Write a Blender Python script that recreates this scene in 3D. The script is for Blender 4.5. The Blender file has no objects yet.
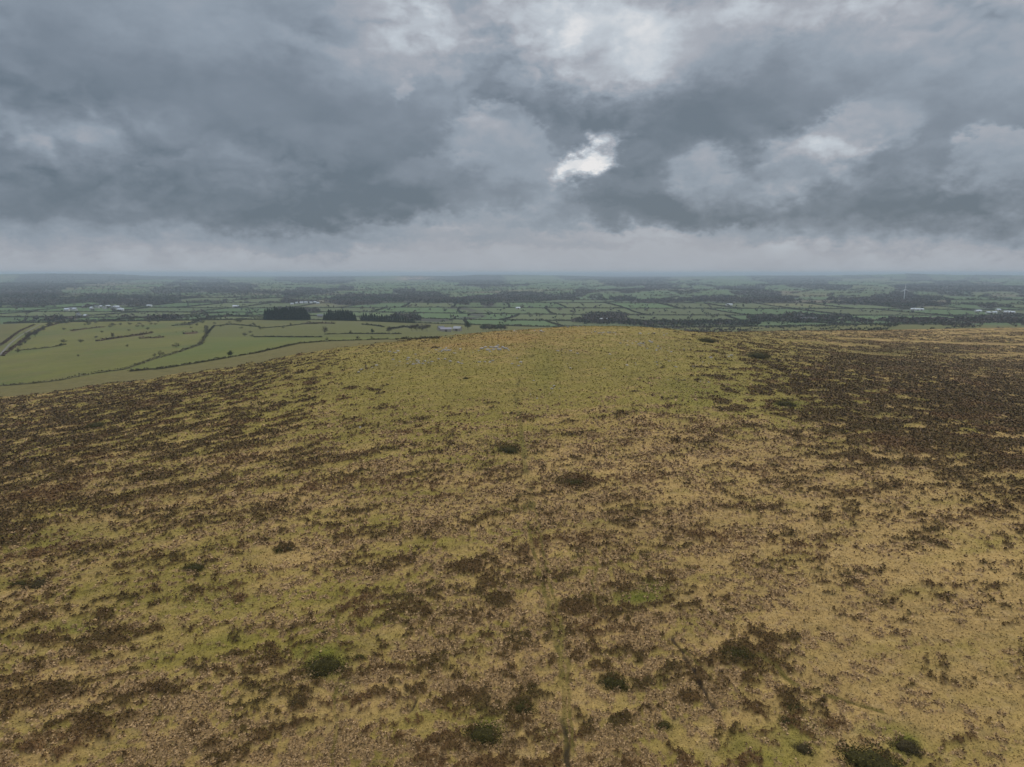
import bpy, math, random
import numpy as np
from mathutils import Vector
random.seed(7)
rng = np.random.default_rng(11)
R = math.radians

# ------------------------------------------------------------------ camera
sc = bpy.context.scene
CAM_Z = 50.0
F_PX, CX, CY = 683.0, 512.0, 383.5
PITCH = R(9.19)
cam_d = bpy.data.cameras.new('camera')
cam_d.sensor_width = 36.0
cam_d.lens = F_PX / 1024 * 36
cam_d.clip_start = 0.5
cam_d.clip_end = 200000
cam = bpy.data.objects.new('camera', cam_d)
sc.collection.objects.link(cam)
cam.location = (0, 0, CAM_Z)
cam.rotation_euler = (R(90) - PITCH, 0, 0)
sc.camera = cam

# ------------------------------------------------------------------ view / render
sc.view_settings.view_transform = 'Standard'
sc.view_settings.look = 'None'
sc.view_settings.exposure = 0.15
sc.view_settings.gamma = 1.0
sc.view_settings.use_curve_mapping = False
sc.cycles.use_denoising = True
sc.cycles.use_adaptive_sampling = True
sc.cycles.max_bounces = 4
sc.cycles.diffuse_bounces = 2
sc.cycles.volume_bounces = 1
sc.cycles.transparent_max_bounces = 4
sc.cycles.sample_clamp_indirect = 4.0
sc.render.film_transparent = False

SUN_EL, SUN_AZ = R(48), R(18)        # azimuth measured from +Y (ahead) towards +X
sd = bpy.data.lights.new('sun', 'SUN')
sd.energy = 1.5
sd.angle = R(20)
sd.color = (1.0, 0.92, 0.78)
sun = bpy.data.objects.new('sun', sd)
sc.collection.objects.link(sun)
dvec = Vector((math.sin(SUN_AZ) * math.cos(SUN_EL), math.cos(SUN_AZ) * math.cos(SUN_EL), math.sin(SUN_EL)))
sun.rotation_euler = dvec.to_track_quat('Z', 'Y').to_euler()


# ------------------------------------------------------------------ pixel <-> world helpers
def ray(px, py):
    """direction of the photo's pixel, scaled so that its forward (Y) part is 1"""
    a = (np.asarray(px, float) - CX) / F_PX
    b = (np.asarray(py, float) - CY) / F_PX
    yy = math.cos(PITCH) - b * math.sin(PITCH)
    zz = -math.sin(PITCH) - b * math.cos(PITCH)
    return a / yy, zz / yy


def project(X, Y, Z):
    dz = Z - CAM_Z
    Yc = np.maximum(Y * math.cos(PITCH) - dz * math.sin(PITCH), 1e-3)
    v = Y * math.sin(PITCH) + dz * math.cos(PITCH)
    return CX + F_PX * X / Yc, CY - F_PX * v / Yc


# ------------------------------------------------------------------ world: overcast sky, node built
class G:
    """tiny helper to write node maths"""
    def __init__(s, nt):
        s.nt = nt

    def n(s, t, **kw):
        nd = s.nt.nodes.new(t)
        for k, v in kw.items():
            setattr(nd, k, v)
        return nd

    def put(s, sock, v):
        if hasattr(v, 'is_output') or isinstance(v, bpy.types.NodeSocket):
            s.nt.links.new(v, sock)
        else:
            sock.default_value = v

    def m(s, op, a, b=0.0, c=None, clamp=False):
        nd = s.n('ShaderNodeMath', operation=op, use_clamp=clamp)
        s.put(nd.inputs[0], a)
        s.put(nd.inputs[1], b)
        if c is not None:
            s.put(nd.inputs[2], c)
        return nd.outputs[0]

    def noise(s, vec, scale, detail=5, rough=0.55, lac=2.0, dist=0.0):
        nd = s.n('ShaderNodeTexNoise')
        nd.noise_dimensions = '3D'
        s.put(nd.inputs['Vector'], vec)
        nd.inputs['Scale'].default_value = scale
        nd.inputs['Detail'].default_value = detail
        nd.inputs['Roughness'].default_value = rough
        nd.inputs['Lacunarity'].default_value = lac
        nd.inputs['Distortion'].default_value = dist
        return nd

    def ss(s, x, lo, hi, t0=0.0, t1=1.0):
        nd = s.n('ShaderNodeMapRange', interpolation_type='SMOOTHSTEP')
        s.put(nd.inputs[0], x)
        for i, v in enumerate((lo, hi, t0, t1)):
            s.put(nd.inputs[i + 1], v)
        return nd.outputs[0]


def s2l(c):
    c = c / 255.0
    return c / 12.92 if c <= 0.04045 else ((c + 0.055) / 1.055) ** 2.4


def srgb(r, g, b):
    return (s2l(r), s2l(g), s2l(b), 1.0)


def uv(px, py):
    """photo pixel -> (azimuth, elevation) of its direction, times F_PX"""
    a, t = ray(px, py)
    return math.atan(a) * F_PX, math.atan(t / math.sqrt(1 + a * a)) * F_PX


world = bpy.data.worlds.new("World")
sc.world = world
world.use_nodes = True
nt = world.node_tree
nt.nodes.clear()
g = G(nt)
tc = g.n('ShaderNodeTexCoord')
sep = g.n('ShaderNodeSeparateXYZ')
nt.links.new(tc.outputs['Generated'], sep.inputs[0])
dx, dy, dz = sep.outputs
U0 = g.m('MULTIPLY', g.m('ARCTAN2', dx, dy), F_PX)
V0 = g.m('MULTIPLY', g.m('ARCSINE', dz), F_PX)
# stretched coordinates: clouds are longer than tall
cmb = g.n('ShaderNodeCombineXYZ')
g.put(cmb.inputs[0], dx); g.put(cmb.inputs[1], dy); g.put(cmb.inputs[2], g.m('MULTIPLY', dz, 1.7))
P = cmb.outputs[0]
w1 = g.noise(P, 5.0, 3, 0.5)
w2 = g.noise(P, 17.0, 8, 0.66)
s1 = g.n('ShaderNodeSeparateColor'); nt.links.new(w1.outputs['Color'], s1.inputs[0])
s2 = g.n('ShaderNodeSeparateColor'); nt.links.new(w2.outputs['Color'], s2.inputs[0])


def warp(u, a, b, ca, cb):
    t = g.m('MULTIPLY_ADD', g.m('SUBTRACT', a, 0.5), ca, u)
    return g.m('MULTIPLY_ADD', g.m('SUBTRACT', b, 0.5), cb, t)


w3 = g.noise(P, 46.0, 4, 0.6)
s3 = g.n('ShaderNodeSeparateColor'); nt.links.new(w3.outputs['Color'], s3.inputs[0])
U = warp(warp(U0, s1.outputs[0], s2.outputs[0], 60.0, 56.0), s3.outputs[0], .5, 22.0, 0.0)
V = warp(warp(V0, s1.outputs[1], s2.outputs[1], 34.0, 44.0), s3.outputs[1], .5, 20.0, 0.0)
# (px, py, rx, ry, brightness change, edge softness 0 hard .. 1 soft, tilt in degrees, up-right positive)
BLOBS = [
    # the big grey deck on the left
    (150, 205, 330, 30, -.20, .7, 0), (390, 190, 120, 34, -.14, .7, 10), (60, 90, 170, 60, -.05, 1, 0),
    (200, 120, 200, 40, -.09, 1, 0), (260, 30, 120, 30, .04, 1, 0), (400, 60, 60, 40, .12, .8, 0),
    (440, 15, 70, 30, .14, .9, 0), (110, 140, 60, 22, .06, 1, 20), (330, 130, 80, 35, -.06, 1, 0),
    (405, 93, 12, 8, .14, .6, 40), (330, 160, 22, 10, .05, .8, 30),
    # lit heap in the middle
    (500, 140, 55, 42, .12, .35, -20), (455, 178, 60, 24, .06, .5, 10), (500, 200, 90, 22, .14, .5, 18),
    (540, 172, 40, 18, -.10, .6, 30),
    # upper middle glow and dark fold
    (600, 48, 85, 44, .26, .6, -10), (660, 45, 36, 34, .12, .6, -40), (560, 25, 60, 22, .10, .8, 0),
    (530, 85, 55, 34, -.10, .8, 0), (600, 120, 90, 26, -.10, .7, 0),
    # the gap
    (583, 165, 29, 14, .34, .5, 24), (600, 151, 17, 12, .26, .6, 40), (575, 168, 22, 8, .18, .7, 0),
    (640, 185, 62, 34, -.13, .45, 0), (620, 202, 50, 14, -.06, .7, 0),
    (700, 172, 26, 30, .17, .5, 40), (690, 130, 90, 34, -.12, .7, -8), (735, 45, 30, 25, .14, .6, 0),
    (760, 100, 90, 40, -.11, .8, 0), (745, 190, 30, 34, -.05, .7, 0),
    (800, 165, 52, 34, .11, .3, 20), (860, 130, 42, 26, .14, .3, 20), (835, 175, 70, 30, .04, .6, 0),
    (940, 160, 60, 55, -.10, .6, 20), (900, 215, 130, 22, -.15, .6, 0), (1000, 165, 36, 30, .12, .35, 0),
    (1010, 215, 70, 16, -.08, .7, 0), (840, 5, 60, 14, .22, 1, 0), (720, 5, 50, 12, .15, .8, 0),
    (980, 30, 110, 40, .14, .9, 0), (860, 60, 80, 40, .02, 1, 0), (690, 205, 60, 18, -.10, .7, 0),
    (780, 225, 90, 16, -.12, .6, 0), (640, 232, 90, 12, .05, .7, 0), (360, 232, 160, 12, .04, .7, 0),
    (480, 238, 160, 5, -.06, .9, 0), (300, 245, 60, 4, -.04, .9, 0), (620, 243, 60, 4, -.05, .8, 0),
]
# brightness by elevation
ramp_b = g.n('ShaderNodeFloatCurve')
g.put(ramp_b.inputs[1], g.m('DIVIDE', V, 400.0, clamp=True))
cv = ramp_b.mapping.curves[0]
pts = [(0, .60), (.05, .60), (.098, .565), (.13, .43), (.2, .36), (.3, .37), (.5, .385), (.6, .42), (.75, .51), (1, .62)]
cv.points[0].location = pts[0]; cv.points[1].location = pts[-1]
for p_ in pts[1:-1]:
    cv.points.new(*p_)
ramp_b.mapping.update()
lum = ramp_b.outputs[0]
for (px, py, rx, ry, amp, soft, tilt) in BLOBS:
    bu, bv = uv(px, py)
    ct, st = math.cos(R(tilt)), math.sin(R(tilt))
    du = g.m('SUBTRACT', U, float(bu)); dv = g.m('SUBTRACT', V, float(bv))
    a = g.m('MULTIPLY_ADD', du, ct / rx, g.m('MULTIPLY', dv, st / rx))
    b = g.m('MULTIPLY_ADD', dv, ct / ry, g.m('MULTIPLY', du, -st / ry))
    d = g.m('SQRT', g.m('MULTIPLY_ADD', a, a, g.m('MULTIPLY', b, b)))
    lum = g.m('ADD', lum, g.ss(d, 1 - soft * .8, 1 + soft * .9, amp, 0.0))
# heaped clouds: lighter crowns, darker feet, with a fairly clear upper edge
HEAPS = [  # px, py, rx, ry, mean change, crown-to-foot change, softness, tilt
    (497, 152, 50, 44, .05, .13, .16, -14), (448, 182, 46, 26, .02, .08, .2, 10), (405, 200, 60, 20, -.02, .06, .4, 5),
    (852, 163, 52, 46, -.02, .11, .16, 14), (792, 176, 42, 34, .01, .09, .34, 6), (1008, 178, 46, 38, .03, .13, .18, 0), (930, 190, 50, 34, -.04, .09, .25, 8),
    (706, 176, 30, 32, .05, .10, .4, 20), (640, 186, 56, 38, -.06, .08, .2, -6), (110, 158, 70, 30, .0, .06, .4, 10), (30, 176, 60, 34, -.01, .05, .4, 0),
    (585, 222, 80, 22, .03, .05, .25, 0), (455, 226, 80, 14, .02, .05, .3, 4), (350, 238, 70, 10, .01, .04, .4, 0), (720, 238, 60, 12, .03, .04, .4, 0),
    (735, 60, 60, 46, -.05, .09, .3, -20), (430, 70, 60, 44, .0, .07, .4, 0), (880, 70, 70, 40, -.03, .07, .3, 10), (330, 150, 40, 20, .0, .05, .4, 0),
    (560, 110, 60, 34, -.05, .06, .3, 0), (180, 40, 90, 36, .0, .05, .5, 0),
]
for (px, py, rx, ry, amp, grad, soft, tilt) in HEAPS:
    bu, bv = uv(px, py)
    ct, st = math.cos(R(tilt)), math.sin(R(tilt))
    du = g.m('SUBTRACT', U, float(bu)); dv = g.m('SUBTRACT', V, float(bv))
    a = g.m('MULTIPLY_ADD', du, ct / rx, g.m('MULTIPLY', dv, st / rx))
    b = g.m('MULTIPLY_ADD', dv, ct / ry, g.m('MULTIPLY', du, -st / ry))
    # the foot melts away, the crown does not
    lo = g.m('MAXIMUM', g.m('MULTIPLY', b, -1.0), 0.0)
    d = g.m('SQRT', g.m('MULTIPLY_ADD', a, a, g.m('MULTIPLY', b, b)))
    msk = g.m('MULTIPLY', g.ss(d, 1 - soft * .65, 1 + soft * .65, 1.0, 0.0), g.m('MULTIPLY_ADD', lo, -.8, 1.0, clamp=True))
    lum = g.m('MULTIPLY_ADD', msk, g.m('MULTIPLY_ADD', b, grad * 1.25, amp), lum)
# cloud texture: puffed heaps lit from above, over soft broad variation
def billow(vec, scale):
    tot = None
    for i_, (sc_, am_) in enumerate(((1.0, .55), (2.1, .29), (4.5, .16))):
        nn = g.noise(vec, scale * sc_, 0, .5).outputs['Fac']
        t_ = g.m('MULTIPLY', g.m('ABSOLUTE', g.m('MULTIPLY_ADD', nn, 4.0, -2.0)), am_)
        tot = t_ if tot is None else g.m('ADD', tot, t_)
    return tot


def vadd(a, b):
    n_ = g.n('ShaderNodeVectorMath', operation='ADD'); g.put(n_.inputs[0], a)
    g.put(n_.inputs[1], b)
    return n_.outputs[0]


wsc = g.n('ShaderNodeVectorMath', operation='SCALE'); nt.links.new(g.noise(P, 14.0, 5, .6).outputs['Color'], wsc.inputs[0]); wsc.inputs['Scale'].default_value = .085
PW = vadd(P, wsc.outputs[0])
bA = billow(PW, 7.0)
bB = billow(vadd(PW, (0.010, 0.0, .022)), 7.0)
fA = g.noise(P, 9.0, 8, 0.52).outputs['Fac']
fl = g.noise(P, 2.6, 3, 0.5).outputs['Fac']
pw_ = g.ss(g.noise(P, 3.3, 2, .5).outputs['Fac'], .40, .62, .15, 1.0)   # heaps stand out here and melt away there
fade = g.ss(V0, 4.0, 80.0, .18, 1.0)
det = g.m('MULTIPLY', g.m('SUBTRACT', bA, bB), .30)
det = g.m('ADD', det, g.m('MULTIPLY', g.m('SUBTRACT', bA, .38), .12))
det = g.m('MULTIPLY', det, pw_)
det = g.m('ADD', det, g.m('MULTIPLY', g.m('SUBTRACT', fA, .5), .26))
det = g.m('ADD', det, g.m('MULTIPLY', g.m('SUBTRACT', fl, .5), .18))
lum = g.m('MULTIPLY_ADD', det, fade, lum)
lum = g.m('MULTIPLY_ADD', lum, 1.22, -.095)
cr = g.n('ShaderNodeValToRGB')
g.put(cr.inputs[0], lum)
els = cr.color_ramp.elements
stops = [(0.0, srgb(93, 106, 118)), (.25, srgb(115, 126, 138)), (.45, srgb(135, 146, 158)), (.6, srgb(153, 158, 167)),
         (.8, srgb(180, 188, 196)), (1.0, srgb(222, 221, 221))]
els[0].position, els[0].color = stops[0]
els[1].position, els[1].color = stops[-1]
for p_, c_ in stops[1:-1]:
    e = els.new(p_); e.color = c_
# sky overhead, out of view, boosted to put more light on the ground
gain = g.ss(V0, 300.0, 720.0, 1.0, 3.6)
vm = g.n('ShaderNodeVectorMath', operation='SCALE')
nt.links.new(cr.outputs[0], vm.inputs[0]); g.put(vm.inputs['Scale'], gain)
nish = g.n('ShaderNodeTexSky')
nish.sky_type = 'NISHITA'
nish.sun_disc = False
nish.sun_elevation = SUN_EL
nish.sun_rotation = SUN_AZ
nish.dust_density = 3.0
bg1 = g.n('ShaderNodeBackground'); nt.links.new(nish.outputs[0], bg1.inputs[0]); bg1.inputs[1].default_value = 0.1
bg2 = g.n('ShaderNodeBackground'); nt.links.new(vm.outputs[0], bg2.inputs[0]); bg2.inputs[1].default_value = 1.0
mx = g.n('ShaderNodeMixShader'); mx.inputs[0].default_value = 0.96
nt.links.new(bg1.outputs[0], mx.inputs[1]); nt.links.new(bg2.outputs[0], mx.inputs[2])
wo = g.n('ShaderNodeOutputWorld'); nt.links.new(mx.outputs[0], wo.inputs[0])
world.cycles.sampling_method = 'MANUAL'
world.cycles.sample_map_resolution = 512

# ------------------------------------------------------------------ numpy noise
def _hash(ix, iy, seed):
    n = (ix.astype(np.int64) * 374761393 + iy.astype(np.int64) * 668265263 + seed * 1442695041) & 0xFFFFFFFF
    n = ((n ^ (n >> 13)) * 1274126177) & 0xFFFFFFFF
    n = ((n ^ (n >> 16)) * 2246822519) & 0xFFFFFFFF
    return ((n ^ (n >> 15)) & 0xFFFFFF) / float(0xFFFFFF)


def vnoise(x, y, seed=0):
    """gradient noise, about -1..1"""
    x = np.asarray(x, float); y = np.asarray(y, float)
    ix = np.floor(x); iy = np.floor(y)
    fx = x - ix; fy = y - iy
    u = fx * fx * fx * (fx * (fx * 6 - 15) + 10); v = fy * fy * fy * (fy * (fy * 6 - 15) + 10)

    def gr(a, b, ox, oy):
        t = _hash(a, b, seed) * 2 * math.pi
        return np.cos(t) * ox + np.sin(t) * oy
    n00 = gr(ix, iy, fx, fy); n10 = gr(ix + 1, iy, fx - 1, fy)
    n01 = gr(ix, iy + 1, fx, fy - 1); n11 = gr(ix + 1, iy + 1, fx - 1, fy - 1)
    return (n00 * (1 - u) * (1 - v) + n10 * u * (1 - v) + n01 * (1 - u) * v + n11 * u * v) * 1.5


def fbm(x, y, seed=0, octaves=4, gain=0.5):
    s = 0; a = 1.0; t = 0
    for o in range(octaves):
        s = s + a * vnoise(x * 2 ** o + 17.3 * o, y * 2 ** o - 9.1 * o, seed + o)
        t += a * a; a *= gain
    return s / math.sqrt(t)


def uni(n, sd=0.38):
    """turn noise into a value spread evenly over 0..1"""
    z = n / sd
    return 1 / (1 + np.exp(-1.702 * z))


def sstep(x, a, b):
    t = np.clip((x - a) / (b - a), 0, 1)
    return t * t * (3 - 2 * t)


# ------------------------------------------------------------------ the lie of the land
# (photo column, photo row, height relative to the camera)
CTRL = [
    (512, 767, -50), (512, 500, -48.5), (512, 400, -46.5), (480, 350, -41.3), (590, 326.0, -39.6), (540, 329, -41),
    (650, 327.8, -41.2), (620, 360, -43.5), (512, 440, -47.5),
    (0, 767, -50), (0, 600, -52), (0, 500, -57), (0, 440, -66), (0, 403, -75), (171, 377, -66), (260, 364, -58),
    (150, 450, -56), (150, 600, -51), (300, 400, -51.5), (300, 500, -50), (330, 349, -52), (400, 342, -46.8), (440, 337.5, -44),
    (0, 385, -80), (0, 350, -88), (0, 326, -95), (180, 366, -68.5), (250, 340, -80), (250, 322, -92), (350, 339, -68),
    (350, 326, -85), (410, 332, -77), (455, 334, -86), (285, 320, -93), (120, 345, -85), (120, 330, -93), (400, 322, -98),
    (1024, 767, -49), (1024, 600, -50), (1024, 500, -52), (1024, 420, -57), (1024, 370, -62.5), (1024, 346, -66),
    (1024, 328, -72), (800, 600, -49.5), (800, 420, -51), (850, 331.5, -63), (800, 347, -54), (740, 332.5, -54),
    (700, 332.5, -48.5), (930, 329.5, -68), (900, 350, -61), (760, 360, -49.5), (860, 380, -54),
]
ctrl = []
for px, py, h in CTRL:
    a, t = ray(px, py)
    Yf = h / t
    ctrl.append((a * Yf, Yf, h))
ctrl += [(0, 0, -50), (-60, 0, -52), (60, 0, -50), (0, -200, -56), (-300, -100, -75), (300, -100, -60), (-600, 200, -92), (650, 250, -78),
         (60, 850, -84), (0, 1150, -98), (300, 1300, -106), (600, 1500, -108), (-200, 1600, -105), (-700, 1800, -106),
         (-1100, 1400, -104), (-1500, 900, -105), (0, 1900, -109), (800, 1900, -110), (1500, 1300, -100), (1600, 800, -92), (1250, 1500, -106),
         (1100, 1250, -96), (0, -900, -90), (900, -600, -95), (-900, -600, -100), (1900, 1900, -110), (-1900, 1900, -110), (700, 1180, -92)]
for px, Yf, h in [(400, 590, -58), (440, 620, -61.5), (480, 640, -60), (512, 650, -57.5), (590, 650, -57), (650, 650, -57.5), (700, 720, -62.5),
                  (540, 760, -70), (740, 820, -70), (800, 960, -84), (900, 1050, -90), (1000, 1050, -91)]:
    a, t = ray(px, 330)
    ctrl.append((a * Yf, Yf, h))
ctrl = np.array(ctrl, float)


def _tps(r2):
    return 0.5 * r2 * np.log(r2 + 1e-9)


_S = 500.0
_cx, _cy, _ch = ctrl[:, 0] / _S, ctrl[:, 1] / _S, ctrl[:, 2]
_n = len(ctrl)
_K = _tps((_cx[:, None] - _cx) ** 2 + (_cy[:, None] - _cy) ** 2) + np.eye(_n) * 0.0015
_Pm = np.stack([np.ones(_n), _cx, _cy], 1)
_A = np.zeros((_n + 3, _n + 3)); _A[:_n, :_n] = _K; _A[:_n, _n:] = _Pm; _A[_n:, :_n] = _Pm.T
_w = np.linalg.solve(_A, np.concatenate([_ch, np.zeros(3)]))


# rows of the photo in which the low far ridge stands, by column
SKY_X = np.array([-200, 0, 60, 120, 160, 250, 330, 400, 450, 480, 540, 600, 680, 740, 800, 840, 890, 905, 950, 1024, 1300], float)
SKY_Y = np.array([274, 274, 273.4, 274.2, 276.2, 276.8, 276.5, 275.6, 276.2, 274.6, 275.2, 276.5, 276.8, 275.6, 275.6, 275, 273.8, 273.4, 274.6, 275.4, 276]) + .4


def height(X, Y, fine=True):
    """ground height at world X, Y (world z)"""
    X = np.asarray(X, float); Y = np.asarray(Y, float)
    shp = X.shape
    x = X.ravel(); y = Y.ravel()
    near = np.hypot(x, y) < 2600
    h = np.full(x.shape, -110.0)
    xn, yn = x[near] / _S, y[near] / _S
    out = np.zeros(xn.shape)
    for i0 in range(0, len(xn), 200000):
        a, b = xn[i0:i0 + 200000], yn[i0:i0 + 200000]
        k = _tps((a[:, None] - _cx) ** 2 + (b[:, None] - _cy) ** 2)
        out[i0:i0 + 200000] = k @ _w[:_n] + _w[_n] + _w[_n + 1] * a + _w[_n + 2] * b
    r = np.hypot(x, y)
    low = -110 + 5 * vnoise(x / 1100, y / 900, 50) * sstep(r, 1500, 3000)
    far = sstep(r, 3000, 9000)
    low = low + far * (16 * fbm(x / 3600, y / 2300, 51, 3) + 8)
    far2 = sstep(r, 9000, 22000)
    az = np.degrees(np.arctan2(x, np.maximum(y, 1)))
    low = low + far2 * (14 + 16 * fbm(x / 7600, y / 5200, 52, 3) + 0)
    tt = ray(512, np.interp(512 + F_PX * np.tan(np.radians(np.clip(az, -60, 60))), SKY_X, SKY_Y) + .5 * vnoise(x / 1500, y / 5000, 55))[1]
    wr = np.exp(-((r - 14000) / 2600) ** 2) * (y > 0)
    low = low * (1 - wr) + (tt * r / np.sqrt(1 + np.tan(np.radians(np.clip(az, -60, 60))) ** 2)) * wr
    blend = sstep(r[near], 1700, 2500)
    h = low.copy()
    h[near] = np.minimum(out, -38) * (1 - blend) + low[near] * blend
    if fine:
        m = r < 1200
        f = (1 - sstep(r[m], 500, 1100)) * 0.7 + 0.3
        h[m] += f * (0.55 * fbm(x[m] / 34, y[m] / 34, 60, 3) + 0.16 * vnoise(x[m] / 5.1, y[m] / 5.1, 64))
    return (h + CAM_Z).reshape(shp)


def hit(px, py, y0=30.0, y1=30000.0):
    """first ground point seen through the photo's pixel"""
    a, t = ray(px, py)
    Ys = np.exp(np.linspace(math.log(y0), math.log(y1), 1600))
    hz = height(a * Ys, Ys)
    d = CAM_Z + t * Ys - hz
    k = np.argmax(d < 0)
    if d[k] >= 0:
        k = len(Ys) - 1
    Yh = Ys[k]
    if k > 0:
        f = d[k - 1] / (d[k - 1] - d[k] + 1e-9)
        Yh = Ys[k - 1] + f * (Ys[k] - Ys[k - 1])
    X = float(a * Yh); Yh = float(Yh)
    return X, Yh, float(height(np.array([X]), np.array([Yh]))[0])


def hgt(x, y):
    return float(height(np.array([x]), np.array([y]))[0])


# ------------------------------------------------------------------ vegetation maps of the moor
_xs = np.array([0, 128, 256, 384, 512, 640, 768, 896, 1024], float)
_ys = np.array([325, 335, 350, 365, 385, 405, 430, 460, 500, 540, 580, 620, 660, 700, 767], float)
H_T = np.array([
    [.0, .0, .0, .2, .0, .0, .20, .45, .48],
    [.0, .0, .0, .3, .0, .0, .38, .52, .55],
    [.0, .0, .4, .04, .0, .0, .42, .72, .66],
    [.0, .2, .50, .02, .0, .0, .44, .86, .78],
    [.3, .62, .42, .06, .01, .02, .42, .90, .75],
    [.66, .66, .40, .13, .08, .10, .40, .88, .70],
    [.68, .66, .46, .22, .18, .22, .30, .72, .90],
    [.64, .60, .46, .22, .24, .24, .25, .42, .84],
    [.62, .48, .30, .20, .24, .27, .24, .26, .50],
    [.45, .26, .24, .22, .26, .24, .22, .20, .22],
    [.22, .14, .18, .20, .25, .24, .18, .14, .14],
    [.22, .20, .13, .20, .26, .26, .20, .12, .13],
    [.26, .22, .15, .20, .26, .24, .22, .11, .11],
    [.30, .32, .20, .20, .26, .24, .20, .09, .11],
    [.30, .26, .20, .22, .30, .30, .17, .12, .09]])
B_T = np.array([   # dead bracken
    [.0, .0, .0, .0, .1, .0, .1, .1, .1], [.0, .0, .0, .0, .1, .0, .1, .1, .1], [.0, .0, .0, .0, .05, .05, .1, .1, .1],
    [.0, .0, .0, .0, .0, .0, .05, .1, .1], [.1, .1, .1, .0, .0, .1, .1, .1, .1], [.1, .1, .1, .1, .1, .15, .1, .1, .1],
    [.1, .1, .2, .2, .3, .45, .35, .1, .0], [.15, .2, .35, .35, .4, .5, .35, .2, .0], [.2, .25, .4, .4, .45, .45, .3, .25, .1],
    [.3, .3, .35, .45, .5, .45, .35, .2, .15], [.25, .2, .25, .45, .6, .55, .35, .2, .15], [.25, .25, .25, .45, .65, .6, .35, .2, .15],
    [.35, .35, .3, .5, .65, .6, .4, .2, .15], [.45, .55, .45, .5, .65, .6, .4, .2, .2], [.5, .55, .5, .55, .65, .6, .35, .25, .2]])
G_T = np.array([   # green / olive share of the grass
    [.5, .5, .5, .7, .50, .65, .55, .30, .30], [.5, .5, .5, .6, .45, .65, .60, .30, .40], [.5, .5, .6, .70, .60, .75, .75, .35, .30],
    [.5, .5, .7, .80, .75, .80, .80, .50, .35], [.5, .6, .75, .80, .75, .75, .85, .55, .30], [.5, .65, .70, .75, .70, .65, .75, .60, .40],
    [.5, .60, .60, .65, .60, .35, .45, .50, .40], [.5, .50, .50, .50, .45, .25, .25, .35, .30], [.4, .45, .40, .40, .35, .20, .18, .18, .22],
    [.35, .42, .40, .38, .30, .22, .15, .10, .15], [.35, .42, .45, .38, .28, .32, .15, .10, .12], [.35, .40, .48, .35, .28, .35, .15, .10, .12],
    [.35, .38, .48, .40, .25, .25, .22, .10, .12], [.32, .30, .40, .38, .25, .25, .35, .15, .12], [.30, .28, .32, .35, .25, .25, .35, .28, .12]])


def table(T, px, py):
    i = np.clip(np.interp(px, _xs, np.arange(9)), 0, 7.9999)
    j = np.clip(np.interp(py, _ys, np.arange(15)), 0, 13.9999)
    i0 = i.astype(int); j0 = j.astype(int); fi = i - i0; fj = j - j0
    return (T[j0, i0] * (1 - fi) * (1 - fj) + T[j0, i0 + 1] * fi * (1 - fj) + T[j0 + 1, i0] * (1 - fi) * fj + T[j0 + 1, i0 + 1] * fi * fj)


# edge of the open moor against the pastures (left half) in photo columns / rows
EDGE_X = np.array([-400, 0, 40, 95, 140, 175, 220, 260, 300, 330, 365, 400, 440, 480, 530, 600])
EDGE_Y = np.array([430, 398, 393, 386, 380, 375, 369, 362.5, 354, 348.5, 344.5, 341, 337.5, 332.5, 327, 320])

# painted-by-growth spots: (px, py, rx, ry, strength) of lush green grass
LUSH = [(325, 662, 26, 16, 1.0), (300, 655, 20, 9, .5), (640, 598, 28, 9, .9), (655, 588, 16, 8, .7), (905, 744, 16, 12, 1.0), (885, 730, 26, 7, .5),
        (488, 728, 18, 10, .9), (548, 735, 12, 8, .5), (800, 738, 30, 22, .45), (760, 760, 30, 14, .4), (75, 628, 22, 7, .6), (150, 655, 20, 8, .3),
        (510, 447, 22, 6, .5), (345, 690, 8, 18, .5), (740, 745, 20, 14, .4), (790, 405, 30, 5, .7), (700, 395, 40, 14, .35),
        (560, 640, 5, 22, .45), (905, 352, 60, 5, .5), (215, 600, 50, 12, .35), (230, 640, 30, 10, .3), (545, 370, 14, 30, .25),
        (470, 650, 26, 8, .25), (385, 610, 60, 14, .3), (60, 540, 60, 10, .2)]
RUST = [(455, 345, 60, 4.5, .5), (510, 338, 50, 5, .65), (560, 332, 30, 3, .4), (945, 388, 26, 5, .55), (900, 372, 34, 3, .45), (870, 330, 60, 2.5, .6),
        (600, 430, 60, 20, .15)]
HEATH_SPOTS = [(325, 663, 14, 8), (483, 733, 16, 12), (908, 745, 11, 8), (872, 761, 24, 9), (300, 702, 10, 9), (613, 681, 12, 8), (522, 705, 13, 11),
               (736, 652, 17, 10), (622, 722, 13, 9), (510, 449, 14, 5), (790, 706, 11, 8), (790, 722, 9, 5), (286, 548, 12, 6), (40, 640, 20, 6),
               (105, 616, 12, 8), (240, 600, 10, 5), (575, 482, 26, 8), (465, 568, 22, 8), (500, 600, 18, 9), (575, 608, 20, 9), (690, 700, 18, 7),
               (60, 690, 22, 10), (110, 640, 22, 7), (85, 650, 14, 6), (165, 690, 25, 8), (90, 725, 14, 14)]
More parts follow.
